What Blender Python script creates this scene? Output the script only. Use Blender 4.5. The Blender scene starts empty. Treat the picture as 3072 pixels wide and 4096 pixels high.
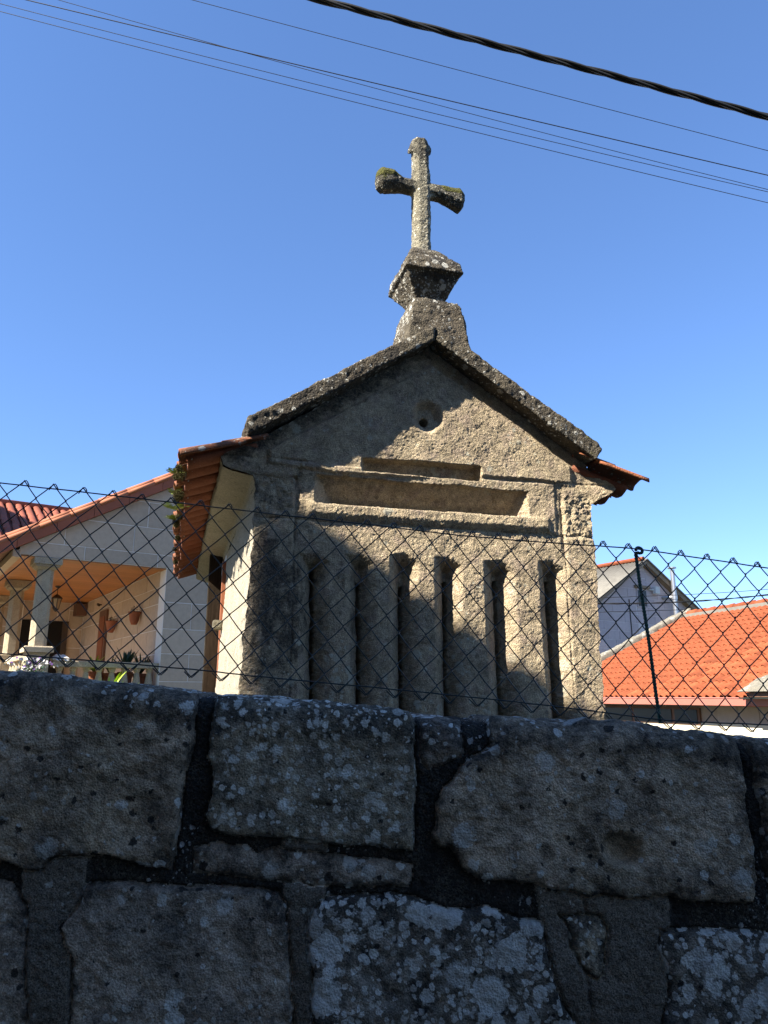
import bpy, bmesh, math, random
import numpy as np
from mathutils import Vector, Matrix
random.seed(7)
SC = bpy.context.scene
COL = SC.collection
R = math.radians
EYE = 1.62                        # eye height above the lane, metres

# ------------------------------------------------------------------ camera
FPX, CX, CY = 2950.0, 1536.0, 2048.0
PITCH = math.atan(736 / FPX)
cam_d = bpy.data.cameras.new('camera')
cam = bpy.data.objects.new('camera', cam_d); COL.objects.link(cam)
cam.location = (0, 0, EYE); cam.rotation_euler = (math.pi / 2 + PITCH, 0, 0)
cam_d.sensor_fit = 'VERTICAL'; cam_d.sensor_height = 36; cam_d.sensor_width = 27
cam_d.lens = 36 * FPX / 4096
cam_d.clip_start = 0.05; cam_d.clip_end = 3000
SC.camera = cam

# ------------------------------------------------------------------ light
SUN_HEAD, SUN_ELEV = 55.0, 40.5     # the way the light travels (clockwise from the view axis), height of the sun
w = bpy.data.worlds.new('World'); SC.world = w; w.use_nodes = True
nt = w.node_tree
sky = nt.nodes.new('ShaderNodeTexSky'); sky.sky_type = 'NISHITA'; sky.sun_disc = False
sky.sun_elevation = R(SUN_ELEV); sky.sun_rotation = R(SUN_HEAD + 180)
sky.altitude = 0; sky.air_density = 0.8; sky.dust_density = 0.0; sky.ozone_density = 4.5
bg = nt.nodes['Background']; bg.inputs['Strength'].default_value = 0.10
gm = nt.nodes.new('ShaderNodeGamma'); gm.inputs[1].default_value = 0.78          # the same soft grade over the whole sky
hs = nt.nodes.new('ShaderNodeHueSaturation'); hs.inputs['Saturation'].default_value = 1.12
mx = nt.nodes.new('ShaderNodeMix'); mx.data_type = 'RGBA'; mx.blend_type = 'MULTIPLY'; mx.inputs[0].default_value = 1
mx.inputs[7].default_value = (.87, .94, 1.12, 1)
nt.links.new(sky.outputs['Color'], gm.inputs[0]); nt.links.new(gm.outputs[0], hs.inputs['Color'])
nt.links.new(hs.outputs[0], mx.inputs[6]); nt.links.new(mx.outputs[2], bg.inputs['Color'])
sd = bpy.data.lights.new('sun', 'SUN'); sd.energy = 5.0; sd.angle = R(0.53); sd.color = (1.0, 0.93, 0.82)
sun = bpy.data.objects.new('sun', sd); COL.objects.link(sun)
_h, _e = R(SUN_HEAD), R(SUN_ELEV)
LDIR = Vector((math.sin(_h) * math.cos(_e), math.cos(_h) * math.cos(_e), -math.sin(_e)))
sun.rotation_euler = LDIR.to_track_quat('-Z', 'Y').to_euler()
sun.location = (-8, -6, 12)
SC.view_settings.view_transform = 'Standard'; SC.view_settings.look = 'None'
SC.view_settings.gamma = 1.0; SC.view_settings.exposure = 1.82
SC.view_settings.use_curve_mapping = False
SC.cycles.max_bounces = 8; SC.cycles.diffuse_bounces = 4

# ------------------------------------------------------------------ measuring frames
def ray(x, y):
    r = (x - CX) / FPX; u = -(y - CY) / FPX
    return np.array([r, math.cos(PITCH) - u * math.sin(PITCH), math.sin(PITCH) + u * math.cos(PITCH)])
class Frame:
    """a vertical building frame: u along the front, v into depth, z above eye level"""
    def __init__(s, px, dist, heading):
        a = R(heading); s.h = heading
        s.U = np.array([math.sin(a), math.cos(a), 0]); s.V = np.array([-math.cos(a), math.sin(a), 0])
        r = ray(px, 2784); s.O = r * dist / r[1]; s.O[2] = 0
    def front(s, x, y, v=0.0):
        d = ray(x, y); P = d * (((s.O + s.V * v) @ s.V) / (d @ s.V)); return float((P - s.O) @ s.U), float(P[2])
    def side(s, x, y, u=0.0):
        d = ray(x, y); P = d * (((s.O + s.U * u) @ s.U) / (d @ s.U)); return float((P - s.O) @ s.V), float(P[2])
    def world(s, u, v, z):
        P = s.O + s.U * u + s.V * v; return Vector((P[0], P[1], z + EYE))
    def place(s, o, z=0.0):
        o.location = (s.O[0], s.O[1], EYE + z); o.rotation_euler = (0, 0, R(90 - s.h))

# ------------------------------------------------------------------ noise
_rng = np.random.RandomState(11)
_perm = np.arange(256); _rng.shuffle(_perm); _perm = np.concatenate([_perm, _perm, _perm])
_g = _rng.normal(size=(256, 3)); _g /= np.linalg.norm(_g, axis=1)[:, None]
def perlin(P, scale, seed=0.0):
    P = np.asarray(P, dtype=np.float64) * scale + seed * 17.31
    i = np.floor(P).astype(np.int64); f = P - i; u = f * f * f * (f * (f * 6 - 15) + 10)
    i &= 255
    out = np.zeros(len(P))
    for dx in (0, 1):
        a = _perm[i[:, 0] + dx]; wx = u[:, 0] if dx else 1 - u[:, 0]
        for dy in (0, 1):
            b = _perm[a + i[:, 1] + dy]; wy = u[:, 1] if dy else 1 - u[:, 1]
            for dz in (0, 1):
                g = _g[_perm[b + i[:, 2] + dz]]; wz = u[:, 2] if dz else 1 - u[:, 2]
                d = g[:, 0] * (f[:, 0] - dx) + g[:, 1] * (f[:, 1] - dy) + g[:, 2] * (f[:, 2] - dz)
                out += wx * wy * wz * d
    return out
def fbm(P, scale, octs=4, gain=0.5, seed=0.0):
    r = np.zeros(len(P)); a = 1.0
    for k in range(octs):
        r += a * perlin(P, scale * 2 ** k, seed + k * 3.7); a *= gain
    return r
def sstep(a, b, x):
    t = np.clip((x - a) / (b - a), 0, 1); return t * t * (3 - 2 * t)

# ------------------------------------------------------------------ object helpers
def tag(o, label=None, cat=None, group=None, kind=None):
    if label: o['label'] = label
    if cat: o['category'] = cat
    if group: o['group'] = group
    if kind: o['kind'] = kind
    return o
def empty(name, loc=(0, 0, 0), rz=0.0, label=None, cat=None, group=None):
    o = bpy.data.objects.new(name, None); COL.objects.link(o)
    o.location = loc; o.rotation_euler = (0, 0, rz); o.empty_display_size = 0.2
    return tag(o, label, cat, group)
def link(name, me, mat=None, parent=None, smooth=False):
    if mat and not me.materials: me.materials.append(mat)
    if smooth:
        me.polygons.foreach_set('use_smooth', [True] * len(me.polygons))
    o = bpy.data.objects.new(name, me); COL.objects.link(o)
    if parent: o.parent = parent
    return o
def mesh(name, V, F):
    me = bpy.data.meshes.new(name); me.from_pydata([tuple(map(float, v)) for v in V], [], F); me.update(); return me
def fast_mesh(name, V, Q):
    me = bpy.data.meshes.new(name)
    V = np.asarray(V, dtype=np.float32); Q = np.asarray(Q, dtype=np.int32)
    me.vertices.add(len(V)); me.vertices.foreach_set('co', V.ravel())
    me.loops.add(Q.size); me.loops.foreach_set('vertex_index', Q.ravel())
    me.polygons.add(len(Q)); me.polygons.foreach_set('loop_start', np.arange(0, Q.size, Q.shape[1], dtype=np.int32))
    me.polygons.foreach_set('loop_total', np.full(len(Q), Q.shape[1], dtype=np.int32))
    me.polygons.foreach_set('use_smooth', np.ones(len(Q), dtype=bool))
    me.update(calc_edges=True); me.validate(); return me
def set_attr(me, name, arr):
    a = me.attributes.new(name, 'FLOAT', 'POINT'); a.data.foreach_set('value', np.asarray(arr, dtype=np.float32))
def box_vf(x0, x1, y0, y1, z0, z1):
    V = [(x0, y0, z0), (x1, y0, z0), (x1, y1, z0), (x0, y1, z0), (x0, y0, z1), (x1, y0, z1), (x1, y1, z1), (x0, y1, z1)]
    F = [(0, 3, 2, 1), (4, 5, 6, 7), (0, 1, 5, 4), (1, 2, 6, 5), (2, 3, 7, 6), (3, 0, 4, 7)]
    return V, F
def box(name, x0, x1, y0, y1, z0, z1, mat, parent=None, bevel=0.0, **k):
    V, F = box_vf(min(x0, x1), max(x0, x1), min(y0, y1), max(y0, y1), min(z0, z1), max(z0, z1))
    me = mesh(name, V, F)
    if bevel:
        bm = bmesh.new(); bm.from_mesh(me)
        bmesh.ops.bevel(bm, geom=bm.edges[:], offset=bevel, segments=2, affect='EDGES', profile=0.6)
        bm.to_mesh(me); bm.free()
    return tag(link(name, me, mat, parent), **k)
def join_vf(parts):
    V, F = [], []
    for v, f in parts:
        n = len(V); V += list(v); F += [tuple(i + n for i in q) for q in f]
    return V, F
def prism_vf(poly, v0, v1):
    """polygon in (u, z), extruded between v0 and v1"""
    n = len(poly)
    V = [(u, v0, z) for u, z in poly] + [(u, v1, z) for u, z in poly]
    F = [tuple(range(n)), tuple(range(2 * n - 1, n - 1, -1))]
    for i in range(n):
        j = (i + 1) % n; F.append((i, i + n, j + n, j))
    return V, F
def fix_normals(me):
    bm = bmesh.new(); bm.from_mesh(me); bmesh.ops.recalc_face_normals(bm, faces=bm.faces[:]); bm.to_mesh(me); bm.free(); return me
def tube_vf(pts, r, sides=6, cap=True):
    pts = [Vector(p) for p in pts]; n = len(pts)
    V, F = [], []
    t = (pts[1] - pts[0]).normalized()
    a = t.orthogonal().normalized()
    for i, p in enumerate(pts):
        t2 = ((pts[min(i + 1, n - 1)] - pts[max(i - 1, 0)])).normalized()
        a = (a - t2 * a.dot(t2)).normalized(); b = t2.cross(a)
        rr = r[i] if isinstance(r, (list, tuple)) else r
        for k in range(sides):
            an = 2 * math.pi * k / sides
            V.append(tuple(p + (a * math.cos(an) + b * math.sin(an)) * rr))
    for i in range(n - 1):
        for k in range(sides):
            k2 = (k + 1) % sides
            F.append((i * sides + k, i * sides + k2, (i + 1) * sides + k2, (i + 1) * sides + k))
    if cap:
        F.append(tuple(range(sides - 1, -1, -1))); F.append(tuple((n - 1) * sides + k for k in range(sides)))
    return V, F
def lathe_vf(prof, sides=12, cx=0, cy=0):
    V, F = [], []
    for r, z in prof:
        for k in range(sides):
            a = 2 * math.pi * k / sides + math.pi / sides
            V.append((cx + r * math.cos(a), cy + r * math.sin(a), z))
    for i in range(len(prof) - 1):
        for k in range(sides):
            k2 = (k + 1) % sides
            F.append((i * sides + k, i * sides + k2, (i + 1) * sides + k2, (i + 1) * sides + k))
    F.append(tuple(range(sides - 1, -1, -1))); F.append(tuple((len(prof) - 1) * sides + k for k in range(sides)))
    return V, F
def hull_vf(pts):
    bm = bmesh.new()
    for p in pts: bm.verts.new(p)
    bmesh.ops.convex_hull(bm, input=bm.verts[:])
    bm.verts.ensure_lookup_table(); bm.verts.index_update()
    V = [tuple(v.co) for v in bm.verts]; F = [tuple(v.index for v in f.verts) for f in bm.faces]
    bm.free(); return V, F
def rock(name, parts, voxel, layers, mat, parent, attrs=None, seed=0.0, warp=None, smooth_it=2):
    """coarse closed shapes -> one weathered stone: fused, rounded, roughened by real displacement"""
    V, F = join_vf(parts); me = fix_normals(mesh(name + '_c', V, F))
    o = bpy.data.objects.new('tmp', me); COL.objects.link(o)
    m = o.modifiers.new('r', 'REMESH'); m.mode = 'VOXEL'; m.voxel_size = voxel
    if smooth_it:
        s = o.modifiers.new('s', 'SMOOTH'); s.iterations = smooth_it; s.factor = 0.5
    dg = bpy.context.evaluated_depsgraph_get(); dg.update()
    me2 = bpy.data.meshes.new_from_object(o.evaluated_get(dg))
    bpy.data.objects.remove(o); bpy.data.meshes.remove(me)
    n = len(me2.vertices); P = np.empty(n * 3); me2.vertices.foreach_get('co', P); P = P.reshape(-1, 3)
    N = np.empty(n * 3); me2.vertices.foreach_get('normal', N); N = N.reshape(-1, 3)
    d = np.zeros(n)
    for sc, amp, oc in layers: d += amp * fbm(P, sc, oc, 0.55, seed + sc)
    P2 = P + N * d[:, None]
    me2.vertices.foreach_set('co', P2.astype(np.float32).ravel()); me2.update()
    if attrs:
        for k, fn in attrs.items(): set_attr(me2, k, fn(P2, N))
    me2.materials.clear(); me2.name = name
    return link(name, me2, mat, parent, smooth=True)

# ------------------------------------------------------------------ materials
class NB:
    def __init__(s, name):
        s.m = bpy.data.materials.new(name); s.m.use_nodes = True; s.t = s.m.node_tree
        s.b = s.t.nodes['Principled BSDF']; s.b.inputs['Roughness'].default_value = 0.9
        s.co = s.n('ShaderNodeTexCoord').outputs['Object']
    def n(s, kind, **k):
        x = s.t.nodes.new(kind)
        for a, v in k.items(): setattr(x, a, v)
        return x
    def put(s, sock, v):
        if v is None: return
        if isinstance(v, bpy.types.NodeSocket): s.t.links.new(v, sock)
        elif isinstance(v, (tuple, list)) and len(v) == 3 and len(sock.default_value) == 4: sock.default_value = (*v, 1)
        else: sock.default_value = v
    def noise(s, scale, detail=4, rough=0.55, dist=0.0, co=None, out='Fac'):
        x = s.n('ShaderNodeTexNoise'); s.put(x.inputs['Vector'], co or s.co); x.inputs['Scale'].default_value = scale
        x.inputs['Detail'].default_value = detail; x.inputs['Roughness'].default_value = rough; x.inputs['Distortion'].default_value = dist
        return x.outputs[out]
    def vor(s, scale, out='Distance', rnd=1.0, co=None, feature='F1'):
        x = s.n('ShaderNodeTexVoronoi', feature=feature); s.put(x.inputs['Vector'], co or s.co)
        x.inputs['Scale'].default_value = scale; x.inputs['Randomness'].default_value = rnd
        return x.outputs[out]
    def math(s, op, a, b=None, c=None, clamp=False):
        x = s.n('ShaderNodeMath', operation=op, use_clamp=clamp)
        s.put(x.inputs[0], a); s.put(x.inputs[1], b)
        if c is not None: s.put(x.inputs[2], c)
        return x.outputs[0]
    def step(s, a, b, x):
        m = s.n('ShaderNodeMapRange', interpolation_type='SMOOTHSTEP'); s.put(m.inputs['Value'], x)
        m.inputs['From Min'].default_value = a; m.inputs['From Max'].default_value = b
        return m.outputs['Result']
    def mix(s, f, a, b, mode='MIX'):
        x = s.n('ShaderNodeMix', data_type='RGBA', blend_type=mode)
        s.put(x.inputs[0], f); s.put(x.inputs[6], a); s.put(x.inputs[7], b); return x.outputs[2]
    def attr(s, name):
        return s.n('ShaderNodeAttribute', attribute_name=name).outputs['Fac']
    def warp(s, scale, amt):
        n = s.noise(scale, 3, out='Color')
        v = s.n('ShaderNodeVectorMath', operation='SUBTRACT'); s.put(v.inputs[0], n); v.inputs[1].default_value = (.5, .5, .5)
        k = s.n('ShaderNodeVectorMath', operation='SCALE'); s.put(k.inputs[0], v.outputs[0]); k.inputs['Scale'].default_value = amt
        a = s.n('ShaderNodeVectorMath', operation='ADD'); s.put(a.inputs[0], s.co); s.put(a.inputs[1], k.outputs[0]); return a.outputs[0]
    def scaled(s, v):
        m = s.n('ShaderNodeMapping'); s.put(m.inputs['Vector'], s.co); m.inputs['Scale'].default_value = v; return m.outputs[0]
    def bump(s, h, dist, strength=1.0, prev=None):
        x = s.n('ShaderNodeBump'); s.put(x.inputs['Height'], h); x.inputs['Distance'].default_value = dist
        x.inputs['Strength'].default_value = strength
        if prev is not None: s.put(x.inputs['Normal'], prev)
        return x.outputs[0]
    def done(s, color, normal=None, rough=None, **k):
        s.put(s.b.inputs['Base Color'], color)
        if normal is not None: s.put(s.b.inputs['Normal'], normal)
        if rough is not None: s.put(s.b.inputs['Roughness'], rough)
        s.b.inputs['Specular IOR Level'].default_value = k.get('spec', 0.2)
        if 'metal' in k: s.b.inputs['Metallic'].default_value = k['metal']
        return s.m

def stone_mat(name, c0, c1, c2, crust=0.0, lichen=0.0, lich_scale=14, lich_col=(.42, .43, .38), moss=0.0,
              grain=1.0, crust_col=(.020, .019, .018), bump=1.0, lich_r=0.42, fine=1.0, mottle=0.0):
    b = NB(name)
    big = b.noise(2.6, 5, .6); mid = b.noise(11, 5, .62, .3)
    col = b.mix(b.step(.36, .64, big), c0, c1)
    col = b.mix(b.math('MULTIPLY', b.step(.45, .72, mid), .75), col, c2)
    g1 = b.noise(150 * fine, 3, .7); g2 = b.vor(230 * fine, 'Color')
    gs = b.n('ShaderNodeSeparateColor'); b.put(gs.inputs[0], g2)
    spk = b.math('ADD', b.math('MULTIPLY', b.math('SUBTRACT', g1, .5), 1.5 * grain), b.math('MULTIPLY', b.math('SUBTRACT', gs.outputs[0], .5), .55 * grain))
    fac = b.math('ADD', spk, 1.0)
    f3 = b.n('ShaderNodeCombineColor'); [b.put(f3.inputs[i], fac) for i in range(3)]
    col = b.mix(1.0, col, f3.outputs[0], 'MULTIPLY')
    if mottle:
        mt1 = b.step(.30, .70, b.noise(26, 9, .78, .5)); mt2 = b.step(.35, .62, b.noise(9, 6, .7, .3))
        mf = b.math('ADD', b.math('MULTIPLY', b.math('ADD', b.math('MULTIPLY', mt1, .65), b.math('MULTIPLY', mt2, .35)), 1.5 * mottle), 1 - .75 * mottle)
        m3 = b.n('ShaderNodeCombineColor'); [b.put(m3.inputs[i], mf) for i in range(3)]
        col = b.mix(1.0, col, m3.outputs[0], 'MULTIPLY')
    # black biological crust: a soft edge broken by noise
    cr = b.math('ADD', b.math('ADD', b.attr('crust'), crust), b.math('MULTIPLY', b.math('SUBTRACT', b.noise(7.5, 8, .72, .4), .5), 1.9))
    cm = b.step(.38, .78, cr)
    fn_ = b.step(.25, .7, b.noise(70, 4, .7))
    cm = b.math('MULTIPLY', cm, b.math('ADD', b.math('MULTIPLY', fn_, .5), .5))
    col = b.mix(b.math('MULTIPLY', cm, .93), col, crust_col)
    # lichen rosettes: round growths of several sizes with crisp scalloped rims
    wc = b.warp(55, .016)
    la = b.math('ADD', b.attr('lichen'), lichen)
    patch = b.math('MULTIPLY', b.math('SUBTRACT', b.noise(4.2, 3, .6), .5), 1.3)
    rim = b.math('MULTIPLY', b.math('SUBTRACT', b.noise(110, 4, .75), .5), .42)
    lm = None
    for kf, kd, kr in ((1.0, 1.0, 1.0), (1.63, .9, 1.0), (2.9, .85, 1.1), (5.3, .7, 1.1)):
        mp = b.n('ShaderNodeMapping'); b.put(mp.inputs['Vector'], wc); mp.inputs['Location'].default_value = (kf * 3.1, kf * 1.7, kf * .9)
        vd = b.vor(lich_scale * kf, 'Distance', co=mp.outputs[0]); vc = b.vor(lich_scale * kf, 'Color', co=mp.outputs[0])
        sp = b.n('ShaderNodeSeparateColor'); b.put(sp.inputs[0], vc)
        pick = b.step(0, .03, b.math('SUBTRACT', b.math('ADD', b.math('MULTIPLY', la, kd), patch), sp.outputs[0]))
        rad = b.math('MULTIPLY', b.math('ADD', b.math('MULTIPLY', sp.outputs[1], .65), .35), lich_r * kr)
        disc = b.step(-.015, .05, b.math('SUBTRACT', rad, b.math('ADD', vd, rim)))
        one = b.math('MULTIPLY', b.math('MULTIPLY', pick, disc), b.math('ADD', b.math('MULTIPLY', sp.outputs[2], .6), .4))
        lm = one if lm is None else b.math('MAXIMUM', lm, one)
    vb = b.vor(lich_scale * 2.3, 'Distance', co=wc); vbc = b.vor(lich_scale * 2.3, 'Color', co=wc)
    sb = b.n('ShaderNodeSeparateColor'); b.put(sb.inputs[0], vbc)
    blk = b.math('MULTIPLY', b.step(.0, .05, b.math('SUBTRACT', b.math('MULTIPLY', sb.outputs[1], .34), b.math('ADD', vd if False else vb, rim))), b.step(.45, .5, sb.outputs[0]))
    col = b.mix(b.math('MULTIPLY', blk, .9 if mottle >= .99 else .35), col, crust_col)
    mott = b.math('ADD', b.math('MULTIPLY', b.step(.3, .65, b.noise(160, 3, .7)), .35), .65)
    col = b.mix(b.math('MULTIPLY', lm, mott), col, lich_col)
    # moss on whatever faces up
    geo = b.n('ShaderNodeNewGeometry'); sx = b.n('ShaderNodeSeparateXYZ'); b.put(sx.inputs[0], geo.outputs['Normal'])
    mo = b.math('ADD', b.math('ADD', b.attr('moss'), moss), b.math('ADD', b.math('MULTIPLY', b.math('MULTIPLY', sx.outputs[2], .35), b.math('GREATER_THAN', b.math('ADD', b.attr('moss'), moss), .02)), b.math('MULTIPLY', b.math('SUBTRACT', b.noise(13, 6, .7), .5), 1.3)))
    mm = b.step(.5, .72, mo)
    mc = b.mix(b.noise(60, 3, .6), (.03, .035, .008), (.12, .115, .03))
    col = b.mix(mm, col, mc)
    h1 = b.noise(48 * fine, 7, .72); h2 = b.vor(95 * fine, 'Distance'); h3 = b.noise(260, 2, .5)
    hh = b.math('ADD', b.math('ADD', b.math('MULTIPLY', h1, 1.0), b.math('MULTIPLY', h2, .55)), b.math('MULTIPLY', h3, .22))
    hh = b.math('ADD', hh, b.math('ADD', b.math('MULTIPLY', lm, .12), b.math('MULTIPLY', b.math('MULTIPLY', mm, b.noise(90, 3, .7)), 1.2)))
    return b.done(col, b.bump(hh, .010 * bump / fine ** .5, 1.0))

def plain(name, col, var=.15, scale=12, rough=.7, bump=0.0, spec=.25, metal=0.0, co_scale=None, var2=0.0):
    b = NB(name)
    co = b.scaled(co_scale) if co_scale else None
    n = b.noise(scale, 5, .6, co=co)
    c = b.mix(n, tuple(x * (1 - var) for x in col), tuple(min(1, x * (1 + var)) for x in col))
    if var2: c = b.mix(b.math('MULTIPLY', b.step(.45, .75, b.noise(scale * .27, 6, .7)), var2), c, tuple(x * .35 for x in col))
    rn = b.n('ShaderNodeObjectInfo').outputs['Random']
    f = b.math('ADD', b.math('MULTIPLY', rn, var), 1 - var / 2)
    f3 = b.n('ShaderNodeCombineColor'); [b.put(f3.inputs[i], f) for i in range(3)]
    c = b.mix(1.0, c, f3.outputs[0], 'MULTIPLY')
    nn = b.bump(b.noise(scale * 6, 4, .6, co=co), .004, bump) if bump else None
    return b.done(c, nn, rough, spec=spec, metal=metal)

M = {}
M['front'] = stone_mat('granary granite', (0.3361, 0.2685, 0.175), (0.3926, 0.3161, 0.2043), (0.2852, 0.2173, 0.1687), crust=.02, lichen=.02, lich_scale=9, lich_col=(.46, .44, .34), bump=1.25, grain=1.6, mottle=.65, fine=1.7)
M['side'] = stone_mat('granary side granite', (0.3195, 0.2848, 0.2198), (0.2966, 0.2645, 0.2007), (0.2435, 0.2156, 0.1672), crust=-.22, lichen=-.1, bump=.6, grain=.8)
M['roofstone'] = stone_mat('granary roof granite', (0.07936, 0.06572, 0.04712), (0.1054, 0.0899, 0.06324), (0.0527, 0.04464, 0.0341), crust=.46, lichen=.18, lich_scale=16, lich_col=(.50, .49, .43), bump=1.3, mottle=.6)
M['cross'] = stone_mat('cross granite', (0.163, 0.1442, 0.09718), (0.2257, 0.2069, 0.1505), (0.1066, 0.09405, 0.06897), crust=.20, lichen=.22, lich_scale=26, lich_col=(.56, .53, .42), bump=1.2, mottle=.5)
M['wall_a'] = stone_mat('wall granite brown', (0.3624, 0.2888, 0.1939), (0.4904, 0.3929, 0.2795), (0.2542, 0.2051, 0.1512), crust=.34, lichen=.24, lich_scale=11, lich_col=(.64, .64, .58), bump=.75, fine=2.0, mottle=1.0)
M['wall_b'] = stone_mat('wall granite lichened', (0.3746, 0.3146, 0.219), (0.2997, 0.2604, 0.186), (0.2065, 0.1757, 0.135), crust=.32, lichen=.70, lich_scale=15, lich_col=(.74, .74, .66), bump=.65, fine=2.0, mottle=1.0)
M['wall_c'] = stone_mat('wall granite crusted', (0.3078, 0.2621, 0.2024), (0.4102, 0.3387, 0.2563), (0.2052, 0.1752, 0.1376), crust=.34, lichen=.26, lich_scale=12, lich_col=(.66, .66, .60), bump=.65, fine=2.0, mottle=1.0)
M['wall_d'] = stone_mat('wall granite white lichen', (0.1897, 0.1678, 0.1304), (0.263, 0.2315, 0.1838), (0.1384, 0.1264, 0.1043), crust=.46, lichen=.78, lich_scale=13, lich_col=(.76, .76, .70), bump=.65, lich_r=.55, fine=2.0, mottle=1.0)
M['mortar'] = stone_mat('old cement mortar', (0.09828, 0.08736, 0.0672), (0.06552, 0.0588, 0.0476), (0.04368, 0.03864, 0.0308), crust=.42, lichen=.0, lich_scale=30, lich_col=(.5, .5, .48), bump=1.0, grain=3.0, fine=1.6)
M['mortar_grey'] = stone_mat('smeared cement', (0.1878, 0.1626, 0.1253), (0.1531, 0.1321, 0.1024), (0.1183, 0.1016, 0.08059), crust=.26, lichen=.02, lich_scale=20, bump=.5, fine=2.0, grain=1.6)
M['tile'] = stone_mat('weathered clay tile', (0.225, 0.0825, 0.045), (0.1875, 0.0675, 0.0375), (0.135, 0.05625, 0.03375), crust=.12, lichen=-.05, bump=.6, grain=.35, crust_col=(.07, .05, .035))
M['tile_top'] = stone_mat('weathered clay tile top', (0.3276, 0.117, 0.0507), (0.2184, 0.0858, 0.0468), (0.1404, 0.0702, 0.0429), crust=.38, lichen=.0, bump=.9, grain=.4, crust_col=(.075, .06, .04))
M['roof_orange'] = plain('orange roof tile', (0.2356, 0.06232, 0.02432), .55, 6, .85, .4, var2=.35)
M['roof_red'] = plain('red barrel tile', (0.2184, 0.0663, 0.039), .25, 9, .8, .3, var2=.2)
M['verge'] = plain('terracotta verge', (0.306, 0.099, 0.054), .12, 6, .75, .15, var2=.1)
M['verge_top'] = plain('terracotta verge cover', (0.32, 0.124, 0.064), .12, 6, .75, .15)
M['house'] = plain('dressed house granite', (0.4724, 0.3758, 0.275), .2, 14, .85, .6)
M['house_mortar'] = plain('pale pointing', (0.759, 0.7245, 0.6555), .08, 20, .9, .3)
M['column'] = stone_mat('column granite', (0.459, 0.3825, 0.2635), (0.408, 0.34, 0.238), (0.357, 0.289, 0.1997), crust=-.12, lichen=-.1, bump=1.5, grain=.7)
M['wood'] = plain('varnished pine ceiling', (0.3744, 0.15, 0.044), .3, 5, .45, .2, spec=.4, co_scale=(.6, 9, 9))
M['wood_dark'] = plain('weathered dark timber', (.075, .055, .04), .5, 7, .8, .8, co_scale=(7, 7, .7), var2=.3)
M['post'] = plain('blackened timber post', (.030, .023, .016), .9, 9, .85, .9, co_scale=(9, 9, .6), var2=.6, spec=.02)
M['wood_red'] = plain('red brown painted door', (0.24, 0.084, 0.04), .25, 6, .6, .4, co_scale=(7, 7, .5))
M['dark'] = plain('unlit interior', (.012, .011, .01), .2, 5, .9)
M['render'] = plain('cream render', (.34, .30, .24), .1, 3, .9, .4, var2=.1)
M['panel'] = plain('concrete panel', (0.391, 0.3187, 0.2635), .15, 6, .85, .4, var2=.15)
M['cream'] = plain('cream painted wall', (0.6, 0.54, 0.4125), .05, 3, .85, .3)
M['gutter'] = plain('pink painted gutter', (0.4, 0.152, 0.116), .08, 4, .45, .1, spec=.5)
M['brown'] = plain('brown painted wood', (.16, .085, .055), .2, 7, .6, .2)
M['corrug'] = plain('grey fibre cement sheet', (0.18, 0.1688, 0.1425), .3, 7, .9, .5, var2=.35)
M['block'] = plain('grey concrete block', (0.5175, 0.4243, 0.4088), .12, 9, .9, .6, var2=.15)
M['block_mortar'] = plain('block pointing', (.62, .55, .52), .1, 9, .9, .3)
M['barge'] = plain('weathered barge board', (0.264, 0.192, 0.124), .25, 6, .8, .4, var2=.3)
M['metal'] = plain('galvanised pipe', (0.385, 0.392, 0.399), .1, 8, .35, .1, spec=.5, metal=.8)
M['white'] = plain('white plastic', (0.624, 0.6, 0.544), .04, 8, .5, 0)
M['iron'] = plain('dark iron', (.03, .025, .02), .3, 12, .5, .3, spec=.4)
M['vinyl'] = plain('green black vinyl wire', (.012, .022, .019), .3, 30, .35, 0, spec=.5)
M['rebar'] = plain('green painted bar', (.012, .065, .045), .4, 40, .5, .6, spec=.4)
M['cable'] = plain('black cable sheath', (.016, .016, .015), .3, 8, .5, .2, spec=.4)
M['clay'] = plain('clay pot', (.26, .095, .05), .2, 14, .8, .3)
M['leaf'] = plain('green leaf', (.045, .10, .025), .35, 20, .5, 0, spec=.4)
M['leaf_dark'] = plain('dark agave leaf', (.025, .055, .028), .35, 20, .5, 0, spec=.4)
M['leaf_lime'] = plain('lime leaf', (.30, .42, .03), .3, 20, .5, 0, spec=.4)
M['petal_w'] = plain('white petal', (0.576, 0.56, 0.528), .1, 20, .7, 0)
M['petal_p'] = plain('purple petal', (.12, .05, .22), .3, 20, .7, 0)
M['moss'] = plain('dark moss', (0.063, 0.054, 0.018), .7, 60, .95, .8)
M['fern'] = plain('fern green', (0.17, 0.221, 0.034), .4, 30, .6, 0)
M['glass'] = plain('dark window glass', (.02, .02, .02), .1, 3, .3, 0, spec=.3)
M['lampglass'] = plain('amber lamp glass', (.38, .30, .2), .1, 9, .3, 0)
M['asphalt'] = plain('asphalt', (.05, .05, .05), .2, 60, .95, .8)
M['grass'] = plain('rough grass ground', (.055, .058, .035), .4, 5, .95, .8)

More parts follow.
